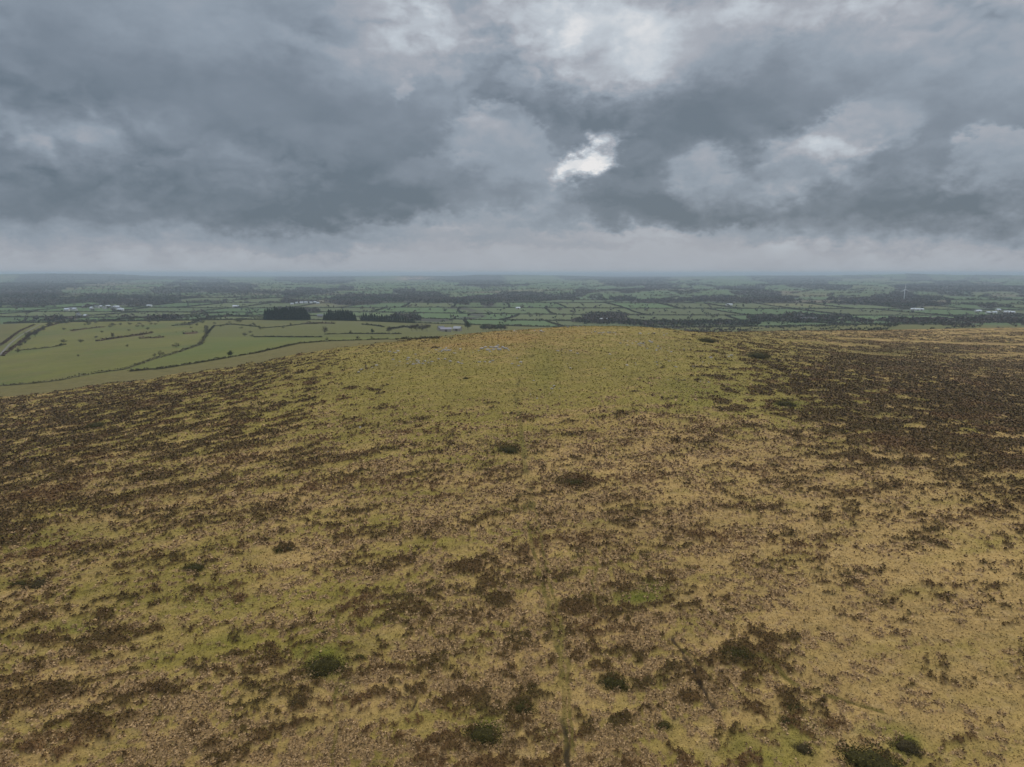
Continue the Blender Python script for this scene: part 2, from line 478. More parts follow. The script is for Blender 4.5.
TRACKS = [  # wheel tracks and sheep paths (pixels), half width in metres, kind 0 worn grass 1 bare dark peat
    ([(335, 590), (338, 640), (336, 700), (333, 767)], .22, 0),
    ([(523, 500), (535, 560), (552, 620), (563, 680), (567, 767)], .35, 0),
    ([(531, 490), (545, 560), (560, 620), (569, 680), (575, 767)], .25, 0),
    ([(562, 722), (566, 745), (568, 767)], .34, 1),
    ([(674, 637), (690, 665), (702, 690), (721, 716)], .25, 1),
    ([(683, 650), (700, 668), (712, 680)], .18, 0),
    ([(418, 700), (412, 708), (400, 722), (388, 735)], .12, 1),
    ([(520, 375), (516, 400), (522, 440), (528, 490), (531, 510)], .7, 0),
    ([(60, 598), (130, 580), (190, 560), (250, 525), (300, 500)], .3, 0),
    ([(598, 560), (592, 590), (600, 620)], .2, 0),
    ([(760, 655), (800, 690), (860, 706), (880, 712)], .4, 0),
]


def seg_dist(X, Y, poly):
    d = np.full(X.shape, 1e9)
    for (x0, y0), (x1, y1) in zip(poly[:-1], poly[1:]):
        vx, vy = x1 - x0, y1 - y0
        t = np.clip(((X - x0) * vx + (Y - y0) * vy) / (vx * vx + vy * vy + 1e-9), 0, 1)
        d = np.minimum(d, np.hypot(X - x0 - t * vx, Y - y0 - t * vy))
    return d


track_w = []
for pix, w_, k_ in TRACKS:
    track_w.append(([hit(*p)[:2] for p in pix], w_, k_))


def moor_maps(X, Y, Z):
    """heather (0..1 cover), bracken, green, lush, rust, track0, track1, for world points"""
    px, py = project(X, Y, Z)
    jx = 14 * fbm(X / 30, Y / 30, 70, 3); jy = 5 * fbm(X / 30, Y / 30, 74, 3)
    Hd = table(H_T, px + jx, py + jy); Bd = table(B_T, px + jx, py + jy) * .95; Gd = table(G_T, px + jx, py + jy)
    Hd = Hd + .05 * sstep(py, 520, 600) * sstep(-px, -860, -700)
    rt = sstep(px, 700, 780) * (py < 470)
    Hd = Hd * (1 - rt) + rt * .88 * sstep(Hd, .10, .74)
    # streaks run along the slope
    ca, sa = math.cos(R(24)), math.sin(R(24))
    xs, ys = X * ca + Y * sa, -X * sa + Y * ca
    big = fbm(xs / 17, ys / 8.5, 80, 3)
    farw = sstep(np.hypot(X, Y), 130, 330)
    med = fbm(xs / 3.1, ys / 2.3, 84, 4, .66) * (1 - farw) + fbm(xs / 6.5, ys / 5.5, 83, 4, .62) * farw
    sml = fbm(X / .95, Y / .8, 88, 3, .65)
    ws = .36 * (1 - .65 * sstep(np.hypot(X, Y), 110, 300))
    n = uni(.46 * big + .72 * med + ws * sml, .36)
    lrg = fbm(xs / 70, ys / 38, 86, 3)
    Hd2 = np.clip(Hd + .10 * (Hd > .02) * big + (.16 + .20 * rt) * np.minimum(Hd * 2, 1) * lrg - .03, 0, 1)
    heather = sstep(n, 1 - Hd2 - .06, 1 - Hd2 + .07) * sstep(Hd2, .0, .06)
    heather = heather * (.80 + .20 * sstep(sml, -.25, .1))
    for sx, sy, rx, ry in HEATH_SPOTS:
        d = np.hypot((px - sx) / rx, (py - sy) / ry) * 1.12 + .42 * med + .42 * sml
        heather = np.maximum(heather, sstep(-d, -1.0, -.75))
    nb = uni(.6 * fbm(xs / 11, ys / 7, 90, 3) + .8 * fbm(X / 1.7, Y / 1.7, 94, 3, .6), .40)
    bracken = sstep(nb, 1 - Bd - .10, 1 - Bd + .10)
    green = np.clip(Gd + .10 * sstep(py, 470, 560) + .34 * fbm(xs / 24, ys / 9, 98, 4, .6), 0, 1)
    lush = np.zeros_like(X); rust = np.zeros_like(X)
    wob = 1 + .35 * fbm(X / 5, Y / 5, 101, 3)
    for sx, sy, rx, ry, s in LUSH:
        lush = np.maximum(lush, s * np.exp(-(((px - sx) / rx) ** 2 + ((py - sy) / ry) ** 2) * wob))
    for sx, sy, rx, ry, s in RUST:
        rust = np.maximum(rust, s * np.exp(-(((px - sx) / rx) ** 2 + ((py - sy) / ry) ** 2) * wob))
    rust = np.clip(rust * (1 + .5 * fbm(X / 9, Y / 9, 103, 3)), 0, 1)
    heather = heather * (1 - .85 * sstep(lush, .35, .6)) * (1 - .6 * sstep(rust, .3, .7))
    strips = sstep(fbm(X / 90, Y / 34, 87, 3), .12, .42) * rt * sstep(-py, -366, -350)
    heather = heather * (1 - .75 * strips)
    tr = [np.zeros_like(X), np.zeros_like(X)]
    for poly, w_, k_ in track_w:
        d = seg_dist(X + .5 * vnoise(X / 3, Y / 3, 105), Y, poly)
        tr[k_] = np.maximum(tr[k_], 1 - sstep(d * (1 + .5 * vnoise(X / 1.3, Y / 1.3, 106)), w_ * .5, w_ * 1.5))
    brk = .55 + .45 * np.clip(fbm(X / 4, Y / 4, 107, 2) * 2 + .6, 0, 1)
    tr[0] *= sstep(vnoise(X / 6, Y / 6, 108), -.7, -.1); heather = heather * (1 - tr[0] * .9); bracken = bracken * (1 - tr[0] * .8)
    return px, py, heather, bracken, green, lush, rust, tr[0] * brk, tr[1] * sstep(vnoise(X / 2.2, Y / 2.2, 109), -.8, -.2)


# ------------------------------------------------------------------ field lattice of the lowland
def lattice(X, Y):
    """row, column, distance to the nearest hedge line across / along, in metres"""
    Yw = Y + 60 * vnoise(X / 700, Y / 700, 110) + 0.06 * X
    rows = ROWS
    k = np.searchsorted(rows, Yw) - 1
    k = np.clip(k, 0, len(rows) - 2)
    lo, hi = rows[k], rows[k + 1]
    fy = (Yw - lo)
    wid = WID[k]
    Xs = X + SLANT[k] * (Yw - lo) + OFF[k] + 18 * vnoise(X / 300, Y / 300, 112)
    c = np.floor(Xs / wid)
    j = (_hash(c, k.astype(float), 7) - .5) * .0
    fx = Xs - c * wid
    return k, c, np.minimum(fx, wid - fx), np.minimum(fy, hi - Yw), Yw


_r = [1350.0]; _rr = random.Random(5)
while _r[-1] < 14000:
    _r.append(_r[-1] + max(230, _r[-1] * .13) * _rr.uniform(.8, 1.3))
ROWS = np.array(_r)
WID = np.array([max(190, r * .09) * _rr.uniform(.8, 1.5) for r in _r])
SLANT = np.array([_rr.uniform(-.75, .1) for r in _r])
OFF = np.array([_rr.uniform(0, 400) for r in _r])


def wood_mask(X, Y):
    """cover of trees in the lowland"""
    r = np.hypot(X, Y)
    az = np.degrees(np.arctan2(X, np.maximum(Y, 1)))
    n = fbm(X / (160 + r * .10), Y / (90 + r * .10), 120, 4, .6)
    dens = np.interp(r, [1500, 2000, 2600, 2750, 3300, 4200, 5500, 8000, 15000, 30000], [.10, .12, .12, .42, .58, .54, .50, .48, .46, .45])
    return n, dens, az


def lin(c):
    return np.array([s2l(v) for v in c])


C_STRAW = np.array([.284, .186, .066]); C_OLIVE = np.array([.172, .134, .027]); C_GREEN = np.array([.098, .100, .011])
C_BRACK = np.array([.262, .162, .072]); C_RUST = np.array([.205, .112, .028]); C_HEATH = np.array([.070, .038, .0115]); C_HEATH2 = np.array([.052, .036, .0085])
C_PEAT = np.array([.016, .011, .007]); C_PAST = np.array([.098, .096, .021])


def mixc(a, b, t):
    return a * (1 - t[:, None]) + b * t[:, None]


def ground_colour(X, Y, Z):
    r = np.hypot(X, Y)
    px, py, hea, bra, gre, lush, rust, t0, t1 = moor_maps(X, Y, Z)
    one = np.ones((len(X), 1))
    f1 = fbm(X / 1.1, Y / .8, 130, 4, .75)
    f2 = fbm(X / 6, Y / 3.5, 134, 3)
    f3 = fbm(X / 60, Y / 40, 137, 3)
    col = mixc(C_STRAW * one, C_OLIVE, sstep(gre, .15, .75))
    col = mixc(col, C_GREEN, np.clip(gre - .78, 0, 1) * .7)
    col = mixc(col, np.array([.32, .225, .105]), sstep(fbm(X / 2.4, Y / 1.6, 131, 4, .6), .1, .7) * .5 * (1 - np.clip(gre, 0, 1)))
    col = mixc(col, np.array([.165, .115, .045]), sstep(fbm(X / 3.5, Y / 2.0, 132, 4, .65), .2, .8) * .55)
    col = mixc(col, C_RUST, np.clip(rust, 0, 1) * .85)
    col = mixc(col, C_BRACK, bra * .75)
    col = mixc(col, C_GREEN * 1.05, np.clip(lush * 1.15, 0, 1))
    col = mixc(col, C_OLIVE * .50, t0 * .9)
    hc = mixc(C_HEATH * one, C_HEATH2, sstep(fbm(X / 7, Y / 7, 139, 3), -.3, .6))
    hc = mixc(hc, np.array([.105, .052, .020]), sstep(fbm(X / 26, Y / 18, 153, 3), .15, .6) * .6)
    col *= (1 + .24 * f1 + .13 * f2 + .12 * f3)[:, None]
    col = mixc(col, hc * (1 + .22 * f1[:, None]), hea * .93)
    col = mixc(col, C_PEAT, t1 * .85)
    # pasture on the left slope
    edge = np.interp(px, EDGE_X, EDGE_Y)
    past = ((py < edge + 2.0 * vnoise(X / 12, Y / 12, 141)) & (px < 600) & (Y > 250)) | (Y > 1000 + 60 * vnoise(X / 90, Y / 90, 142))
    pw = past.astype(float)
    pc = C_PAST * one * (1 + .14 * fbm(X / 50, Y / 70, 143, 4, .65) + .10 * f1 + .07 * f2)[:, None]
    pc = mixc(pc, np.array([.066, .082, .019]), sstep(fbm(X / 160, Y / 220, 145, 2), -.1, .5) * .8)
    pc = mixc(pc, np.array([.108, .092, .032]), sstep(fbm(X / 22, Y / 40, 146, 4, .6), -.1, .7) * .5)
    pc = mixc(pc, np.array([.14, .108, .038]), sstep(py, edge[:] - 7, edge + 1) * .6 * (px < 600))
    pc = mixc(pc, np.array([.10, .075, .04]), sstep(fbm(X / 36, Y / 30, 147, 3), .38, .62) * .6 * sstep(Y, 700, 1000) * sstep(-np.abs(px - 140), -130, -60))
    w2y = np.interp(px, [-400, 0, 60, 125, 165, 205, 260, 300, 330, 380, 440], [390, 386, 380.5, 370, 368.5, 362, 352.5, 343.5, 341.3, 339.6, 338.6])
    w1y = np.interp(px, [125, 150, 176, 200, 207], [369.5, 360.5, 353, 345, 334])
    out = sstep(py - w2y, -.5, .8) * (px < 460)
    pc = mixc(pc, np.array([.105, .086, .028]) * (1 + .25 * f2[:, None]), out * .8)
    inn = (px > 128) & (py > np.where(px < 207, w1y, 326)) & (py < w2y)
    pc = mixc(pc, np.array([.080, .096, .019]), inn * .45)
    pc = mixc(pc, np.array([.080, .078, .024]), ((px > 207) & (py < 337)) * .7)
    pc = mixc(pc, np.array([.075, .055, .032]), sstep(-(px + .8 * (py - 330)), -30, -5) * .35 * (py < 352))
    col = mixc(col, pc, pw)
    # lowland fields
    k, c, ex, ey, Yw = lattice(X, Y)
    lowm = sstep(Yw, 1345, 1355) * (r < 200000)
    hsh = _hash(c + 3, k * 7.0, 9); hs2 = _hash(c - 5, k * 3.0, 10)
    fc = np.array([.056, .088, .030]) * one
    fc = mixc(fc, np.array([.072, .085, .032]), sstep(hsh, .45, .75))
    fc = mixc(fc, np.array([.13, .11, .05]), (hsh > .90).astype(float) * .5 * (Yw > 2300))
    fc = mixc(fc, np.array([.10, .068, .048]), (hs2 > .94).astype(float) * .7 * (Yw > 2300))
    fc *= (1 + .25 * (hs2 - .5) + .06 * f2)[:, None]
    n, dens, az = wood_mask(X, Y)
    wd = sstep(uni(n), 1 - dens - .03, 1 - dens + .03)
    wc = np.array([.036, .032, .024]) * one * (1 + .3 * f1)[:, None]
    fc = mixc(fc, wc, wd * .9)
    hl = np.minimum(ex, ey)
    wl = np.maximum(4.0, r * .0016)
    fc = mixc(fc, wc * .9, (1 - sstep(hl, wl * .5, wl)) * .85)
    col = mixc(col, fc, lowm)
    scar = (r > 9000) * np.exp(-((px - 414) / 15) ** 2) * sstep(fbm(X / 300, Y / 900, 149, 3), -.5, .1) * (az > -12)
    col = mixc(col, np.array([.33, .22, .15]), np.clip(scar, 0, 1) * sstep(-np.abs(r - 11500), -2500, -1500))
    moor = (1 - pw) * (r < 1500)
    return np.clip(col, .004, 1), hea * moor * (1 - t1), bra * moor, moor, px, py, t1 * moor


# ------------------------------------------------------------------ mesh helpers
C = sc.collection


def link(ob, parent=None):
    C.objects.link(ob)
    if parent is not None:
        ob.parent = parent
    return ob


def np_mesh(name, verts, faces, nper, cols=None, smooth=False):
    """verts (n,3), faces flat index array with nper corners per face, cols (n,3) point colours"""
    me = bpy.data.meshes.new(name)
    nv = len(verts); nf = len(faces) // nper
    me.vertices.add(nv); me.vertices.foreach_set('co', np.asarray(verts, np.float32).ravel())
    me.loops.add(nf * nper); me.loops.foreach_set('vertex_index', np.asarray(faces, np.int32))
    me.polygons.add(nf); me.polygons.foreach_set('loop_start', np.arange(0, nf * nper, nper, dtype=np.int32))
    me.update(calc_edges=True)
    if cols is not None:
        at = me.attributes.new('tint', 'FLOAT_COLOR', 'POINT')
        at.data.foreach_set('color', np.concatenate([cols, np.ones((nv, 1))], 1).astype(np.float32).ravel())
    if smooth:
        me.polygons.foreach_set('use_smooth', np.ones(nf, bool))
    return me


def tint_mat(name, var=0.25, scale=3.0, rough=0.9, translucent=0.0, bump=0.0):
    """material whose own colour is the mesh's tint with procedural mottling"""
    m = bpy.data.materials.new(name); m.use_nodes = True
    t = m.node_tree; b = t.nodes['Principled BSDF']; h = G(t)
    at = h.n('ShaderNodeAttribute'); at.attribute_name = 'tint'
    geo = h.n('ShaderNodeNewGeometry')
    nz = h.noise(geo.outputs['Position'], scale, 4, .65)
    k = h.m('MULTIPLY_ADD', h.m('SUBTRACT', nz.outputs['Fac'], .5), var * 4, 1.0)
    v = h.n('ShaderNodeVectorMath', operation='SCALE'); t.links.new(at.outputs['Color'], v.inputs[0]); h.put(v.inputs['Scale'], k)
    t.links.new(v.outputs[0], b.inputs['Base Color'])
    b.inputs['Roughness'].default_value = rough
    b.inputs['Specular IOR Level'].default_value = .15
    if bump:
        bp = h.n('ShaderNodeBump'); bp.inputs['Strength'].default_value = bump; bp.inputs['Distance'].default_value = .25
        t.links.new(nz.outputs['Fac'], bp.inputs['Height']); t.links.new(bp.outputs[0], b.inputs['Normal'])
    return m


def plain_mat(name, col, rough=.85, var=.2, scale=2.0, metal=0.0):
    m = bpy.data.materials.new(name); m.use_nodes = True
    t = m.node_tree; b = t.nodes['Principled BSDF']; h = G(t)
    geo = h.n('ShaderNodeNewGeometry')
    nz = h.noise(geo.outputs['Position'], scale, 5, .6)
    k = h.m('MULTIPLY_ADD', h.m('SUBTRACT', nz.outputs['Fac'], .5), var * 3, 1.0)
    v = h.n('ShaderNodeVectorMath', operation='SCALE'); v.inputs[0].default_value = col; h.put(v.inputs['Scale'], k)
    t.links.new(v.outputs[0], b.inputs['Base Color'])
    b.inputs['Roughness'].default_value = rough; b.inputs['Metallic'].default_value = metal
    b.inputs['Specular IOR Level'].default_value = .2
    return m


# ------------------------------------------------------------------ the ground, one sheet to the horizon
NA = 1150
th_f = np.linspace(-R(43), R(43), NA)
th_c = np.linspace(R(43), R(317), 92)[1:-1]
th = np.concatenate([th_f, th_c])
rad = [3.0, 12.0, 25.0, 38.0, 44.0]
while rad[-1] < 900:
    rad.append(rad[-1] * 1.0040)
while rad[-1] < 3500:
    rad.append(rad[-1] * 1.008)
while rad[-1] < 45000:
    rad.append(rad[-1] * 1.016)
rad = np.array(rad)
nr, na = len(rad), len(th)
RR, TT = np.meshgrid(rad, th, indexing='ij')
GX = (RR * np.sin(TT)).ravel(); GY = (RR * np.cos(TT)).ravel()
GZ = height(GX, GY)
gcol, ghea, gbra, gmoor, gpx, gpy, gpeat = ground_colour(GX, GY, GZ)
bumps = uni(fbm(GX / 1.1, GY / 1.1, 150, 3, .6))
GZ = GZ + gmoor * (ghea * (.18 + .30 * bumps) + gbra * .14 * bumps + .10 * bumps - .22 * gpeat)
gv = np.stack([GX, GY, GZ], 1)
ii, jj = np.meshgrid(np.arange(nr - 1), np.arange(na), indexing='ij')
j2 = (jj + 1) % na
quads = np.stack([ii * na + jj, ii * na + j2, (ii + 1) * na + j2, (ii + 1) * na + jj], -1)[..., ::-1].reshape(-1)
gme = np_mesh('ground', gv, quads, 4, gcol, True)
gmat = tint_mat('moor_turf', .17, 4.5, .95, bump=.7)
gme.materials.append(gmat)
ground = link(bpy.data.objects.new('ground', gme)); ground['kind'] = 'structure'

# ------------------------------------------------------------------ who is in sight
_colpx = np.arange(-60, 1090, 10)
_sil = {}
for p_ in _colpx:
    a, t = ray(p_, 320.)
    Yq = np.exp(np.linspace(math.log(60), math.log(12000), 500))
    _, py_ = project(a * Yq, Yq, height(a * Yq, Yq, False))
    _sil[int(p_)] = (Yq, np.minimum.accumulate(py_))


def in_sight(x, y, z, tall=0.0):
    px, py = project(np.array([x]), np.array([y]), np.array([z + tall]))
    k = int(round(float(px[0]) / 10) * 10)
    if k not in _sil:
        return False
    Yq, run = _sil[k]
    i = np.searchsorted(Yq, y * .985) - 1
    return bool(py[0] < run[max(i, 0)] + .3)


# ------------------------------------------------------------------ leaf-sized geometry
def leaf_tris(cen, size, seed, flat=.5):
    """a triangle of the given size, turned at random, around every centre"""
    q = np.random.default_rng(seed)
    n = len(cen)
    a = q.normal(size=(n, 3)); a[:, 2] *= flat
    a /= np.linalg.norm(a, axis=1)[:, None]
    b = q.normal(size=(n, 3)); b[:, 2] *= flat
    b -= (a * b).sum(1)[:, None] * a
    b /= np.linalg.norm(b, axis=1)[:, None]
    s = size[:, None]
    v = np.empty((n, 3, 3))
    v[:, 0] = cen + a * s; v[:, 1] = cen - a * s * .5 + b * s * .8; v[:, 2] = cen - a * s * .5 - b * s * .8
    return v.reshape(-1, 3)


leafmat = tint_mat('foliage', .06, 1.5, .9)


def tri_object(name, v, cols, mat=None, parent=None):
    me = np_mesh(name, v, np.arange(len(v)), 3, np.repeat(cols, 3, axis=0))
    me.materials.append(mat or leafmat)
    return link(bpy.data.objects.new(name, me), parent)


# ------------------------------------------------------------------ heather, bracken and tussocks of the open moor
def sample_moor(n, r1, seed):
    q = np.random.default_rng(seed)
    ang = q.uniform(-R(42), R(42), n)
    r = np.exp(q.uniform(math.log(45), math.log(r1), n))
    i = np.clip(np.searchsorted(rad, r), 0, nr - 1)
    j = np.clip(np.rint((ang + R(43)) / (R(86)) * (NA - 1)).astype(int), 0, NA - 1)
    idx = i * na + j
    jit = q.normal(size=(n, 2)) * (r * .0006)[:, None]
    return gv[idx, 0] + jit[:, 0], gv[idx, 1] + jit[:, 1], gv[idx, 2], r, idx, q


x, y, z, r, idx, q = sample_moor(1500000, 950, 21)
keep = (ghea[idx] > .45) & (gmoor[idx] > .5) & (gpeat[idx] < .3)
x, y, z, r, idx = x[keep], y[keep], z[keep], r[keep], idx[keep]
n = len(x)
sz = np.clip(r * .00105, .06, .4) * q.uniform(.5, 1.8, n)
cen = np.stack([x, y, z + q.uniform(0, .22, n) * np.clip(sz / .12, 1, 1.6)], 1)
t = q.uniform(0, 1, n)[:, None]
tn = sstep(fbm(x / 26, y / 18, 153, 3), .15, .6)[:, None] * .6
hc = ((C_HEATH * (1 - t) + C_HEATH2 * t) * (1 - tn) + np.array([.105, .052, .020]) * tn) * q.uniform(.5, 1.7, n)[:, None]
pk = (q.uniform(0, 1, n) < .10)
hc[pk] = np.array([.16, .10, .058]) * q.uniform(.7, 1.3, pk.sum())[:, None]
o = tri_object('heather_ground_cover', leaf_tris(cen, sz, 22), hc)
o['kind'] = 'stuff'; o['label'] = 'low dark brown heather growing in patches over the open moor'; o['category'] = 'heather'

x, y, z, r, idx, q = sample_moor(1100000, 620, 31)
keep = (gbra[idx] > .5) & (ghea[idx] < .6) & (gmoor[idx] > .5) & (gpeat[idx] < .3)
x, y, z, r, idx = x[keep], y[keep], z[keep], r[keep], idx[keep]
n = len(x)
sz = np.clip(r * .0013, .06, .4) * q.uniform(.4, 1.9, n)
cen = np.stack([x, y, z + q.uniform(0, .28, n)], 1)
bc = mixc(np.array([.070, .042, .018]) * np.ones((n, 1)), np.array([.42, .275, .135]), q.uniform(0, 1, n) ** 1.0)
o = tri_object('dead_bracken', leaf_tris(cen, sz, 32), bc)
o['kind'] = 'stuff'; o['label'] = 'flattened pinkish brown dead bracken among the heather'; o['category'] = 'bracken'

x, y, z, r, idx, q = sample_moor(1000000, 700, 41)
keep = (gbra[idx] < .6) & (ghea[idx] < .4) & (gmoor[idx] > .5) & (gpeat[idx] < .3) & (q.uniform(size=len(x)) < .5)
x, y, z, r, idx = x[keep], y[keep], z[keep], r[keep], idx[keep]
n = len(x)
sz = np.clip(r * .0011, .06, .4) * q.uniform(.4, 1.6, n)
cen = np.stack([x, y, z + q.uniform(0, .10, n)], 1)
o = tri_object('moor_grass', leaf_tris(cen, sz, 42, .35), gcol[idx] * (1 + (q.uniform(.62, 1.42, n) - 1) * np.clip((200 / r) ** 1.5, .18, 1))[:, None])
o['kind'] = 'stuff'; o['label'] = 'rough straw and olive coloured grass tussocks on the moor'; o['category'] = 'grass'
del x, y, z, r, idx, cen, keep


def thing(name, label, cat, loc=(0, 0, 0), rz=0.0, group=None):
    o = bpy.data.objects.new(name, None); C.objects.link(o)
    o.location = loc; o.rotation_euler = (0, 0, rz)
    o['label'] = label; o['category'] = cat
    if group: o['group'] = group
    return o


def tag(o, label, cat, group=None):
    o['label'] = label; o['category'] = cat
    if group: o['group'] = group
    return o


def dup(root, loc, rz=0.0, scale=(1, 1, 1), label=None, group=None):
    c = root.copy(); C.objects.link(c)
    c.location = loc; c.rotation_euler = (0, 0, rz); c.scale = scale
    if label: c['label'] = label
    if group: c['group'] = group
    for ch in list(root.children):
        d = ch.copy(); C.objects.link(d); d.parent = c
        for gc in list(ch.children):
            e = gc.copy(); C.objects.link(e); e.parent = d
    return c


class MB:
    """collects solid shapes for ONE mesh"""
    def __init__(s):
        s.v = []; s.f = []

    def box(s, x0, x1, y0, y1, z0, z1):
        b = len(s.v)
        s.v += [(x0, y0, z0), (x1, y0, z0), (x1, y1, z0), (x0, y1, z0), (x0, y0, z1), (x1, y0, z1), (x1, y1, z1), (x0, y1, z1)]
        s.f += [tuple(b + i for i in q) for q in ((0, 3, 2, 1), (4, 5, 6, 7), (0, 1, 5, 4), (1, 2, 6, 5), (2, 3, 7, 6), (3, 0, 4, 7))]

    def tube(s, pts, radii, k=7):
        b = len(s.v)
        for i, (p, r_) in enumerate(zip(pts, radii)):
            p = Vector(p)
            d = Vector(pts[min(i + 1, len(pts) - 1)]) - Vector(pts[max(i - 1, 0)])
            d.normalize()
            u = d.orthogonal().normalized(); w = d.cross(u)
            for j in range(k):
                a = 2 * math.pi * j / k
                s.v.append(tuple(p + (u * math.cos(a) + w * math.sin(a)) * r_))
        for i in range(len(pts) - 1):
            for j in range(k):
                s.f.append((b + i * k + j, b + i * k + (j + 1) % k, b + (i + 1) * k + (j + 1) % k, b + (i + 1) * k + j))
        s.f.append(tuple(b + j for j in reversed(range(k))))
        s.f.append(tuple(b + (len(pts) - 1) * k + j for j in range(k)))

    def build(s, name, mat, parent=None, smooth=False):
        me = bpy.data.meshes.new(name); me.from_pydata(s.v, [], s.f); me.update()
        if smooth:
            for p in me.polygons: p.use_smooth = True
        me.materials.append(mat)
        return link(bpy.data.objects.new(name, me), parent)


# ------------------------------------------------------------------ gorse bushes
core_mat = tint_mat('gorse_core', .1, 3, .95)


def ico_lump(rx, ry, rz, seed, sub=3, amp=.25, freq=1.3):
    import bmesh
    bm = bmesh.new(); bmesh.ops.create_icosphere(bm, subdivisions=sub, radius=1.0)
    v = np.array([p.co[:] for p in bm.verts]); f = np.array([[q_.index for q_ in p.verts] for p in bm.faces])
    bm.free()
    n = fbm(v[:, 0] * freq + seed * 3.1 + v[:, 2] * .7, v[:, 1] * freq - seed * 1.7 + v[:, 2] * .9, 200 + seed, 3)
    v = v * (1 + amp * n)[:, None]
    return v * np.array([rx, ry, rz]), f


def gorse(seed, green):
    root = thing('gorse_bush', '', 'bush')
    v, f = ico_lump(1, 1, .62, seed, 3, .28)
    v[:, 2] = np.maximum(v[:, 2], -.15)
    base = np.array([.037, .031, .006]) if green else np.array([.040, .030, .011])
    me = np_mesh('stems', v * .78, f.ravel(), 3, np.ones((len(v), 1)) * base * .8, True); me.materials.append(core_mat)
    link(bpy.data.objects.new('stems', me), root)
    qq = np.random.default_rng(300 + seed)
    k = qq.integers(0, len(v), 2600)
    cen = v[k] * qq.uniform(.75, 1.22, len(k))[:, None] + qq.normal(size=(len(k), 3)) * .07
    for _ in range(7):
        a_ = qq.uniform(0, 6.28); m_ = qq.integers(60, 170); s_ = qq.uniform(.12, .28)
        cen = np.concatenate([cen, np.array([math.cos(a_) * qq.uniform(.8, 1.25), math.sin(a_) * qq.uniform(.8, 1.25), .08]) + qq.normal(size=(m_, 3)) * np.array([s_, s_, s_ * .5])])
    cen = cen[cen[:, 2] > -.05]
    m = len(cen)
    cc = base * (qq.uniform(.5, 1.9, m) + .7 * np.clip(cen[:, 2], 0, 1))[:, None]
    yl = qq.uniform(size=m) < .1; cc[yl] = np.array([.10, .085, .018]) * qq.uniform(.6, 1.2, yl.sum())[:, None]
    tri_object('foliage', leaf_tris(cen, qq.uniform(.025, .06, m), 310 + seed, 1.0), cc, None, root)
    return root


gorse_protos = [gorse(i, i % 3 != 2) for i in range(5)]
GORSE = [
    (325, 664, 17, 'dark gorse bush ringed by a bright green patch of grass'),
    (484, 734, 17, 'dark gorse bush on a green patch left of the muddy wheel track'),
    (908, 746, 11, 'round gorse bush beside a lush green patch in the bottom right'),
    (871, 762, 23, 'largest gorse bush, cut off by the bottom edge of the photo'),
    (195, 567, 8.5, 'small lone dark green gorse bush on pale grass'),
    (614, 681, 12, 'squarish gorse bush right of the muddy wheel track'),
    (523, 706, 12, 'round dark bush just left of the muddy wheel track'),
    (300, 702, 9, 'small dark bush below the one ringed by green grass'),
    (360, 657, 6, 'tiny bush just right of the one ringed by green grass'),
    (326, 632, 4.5, 'tiny round bush above the one ringed by green grass'),
    (737, 653, 13, 'wide low bush right of the dark peat cutting'),
    (510, 449, 11, 'dark green gorse bush in the middle of the moor'),
    (290, 548, 6, 'small rounded bush up slope of the lone dark one'),
    (280, 549, 6.5, 'bush touching its twin on the mid left grass'),
    (793, 707, 9, 'dark bush on the greenish patch near the bottom right'),
    (789, 722, 8, 'flat bush below another on the greenish patch'),
    (664, 725, 7, 'small bush below the lower end of the peat cutting'),
    (805, 748, 8, 'lone bush above the bottom edge on greenish grass'),
    (706, 339.5, 8, 'dark gorse bush on the right shoulder of the hill top'),
    (757, 355, 9, 'dark gorse bush where the grass meets the heather slope'),
    (575, 482, 10, 'flat brown bush in the centre of the moor'),
    (785, 403, 9, 'green gorse bush by the edge of the right heather slope'),
    (40, 583, 8, 'low bush near the left edge of the moor'),
    (20, 584, 7, 'smaller low bush at the far left edge'),
    (97, 425, 7, 'bush standing out of the left heather slope'),
    (466, 378, 2.6, 'tiny dark bush alone on the yellow grass below the outcrop'),
    (902, 741.5, 4, 'tiny clump touching the round bush by the lush patch'),
]
for i, (px, py, hw, lab) in enumerate(GORSE):
    x, y, z = hit(px, py + hw * .25)
    rw = hw * math.hypot(x, y, z - CAM_Z) / F_PX
    p = gorse_protos[i % 5]
    if i < 5:
        p.location = (x, y, z); p.scale = (rw, rw * random.uniform(.8, 1.1), rw * random.uniform(.75, .9)); p['label'] = lab; p['group'] = 'gorse bushes on the moor'
        p.rotation_euler = (0, 0, random.uniform(-.5, .5))
    else:
        dup(p, (x, y, z), random.uniform(-.6, .6), (rw, rw * random.uniform(.75, 1.15), rw * random.uniform(.7, .9)), lab, 'gorse bushes on the moor')

# ------------------------------------------------------------------ granite
rock_mat = plain_mat('granite', (.27, .245, .215), .9, .22, 1.4)
rock_mes = []
for i in range(7):
    v, f = ico_lump(1, .8, .6, 20 + i, 2, .45, 1.1)
    v = np.sign(v) * np.abs(v) ** .85
    me = np_mesh('boulder', v, f.ravel(), 3); me.materials.append(rock_mat); rock_mes.append(me)


def boulder(name, px, py, wpx, lab, grp, flat=1.0):
    x, y, z = hit(px, py)
    s = wpx * .5 * math.hypot(x, y) / F_PX
    o = link(bpy.data.objects.new(name, random.choice(rock_mes)))
    o.location = (x, y, z + s * .12); o.scale = (s, s * random.uniform(.7, 1.2), s * random.uniform(.6, 1.0) * flat)
    o.rotation_euler = (random.uniform(-.2, .2), random.uniform(-.2, .2), random.uniform(0, 6.28))
    tag(o, lab, 'boulder', grp)


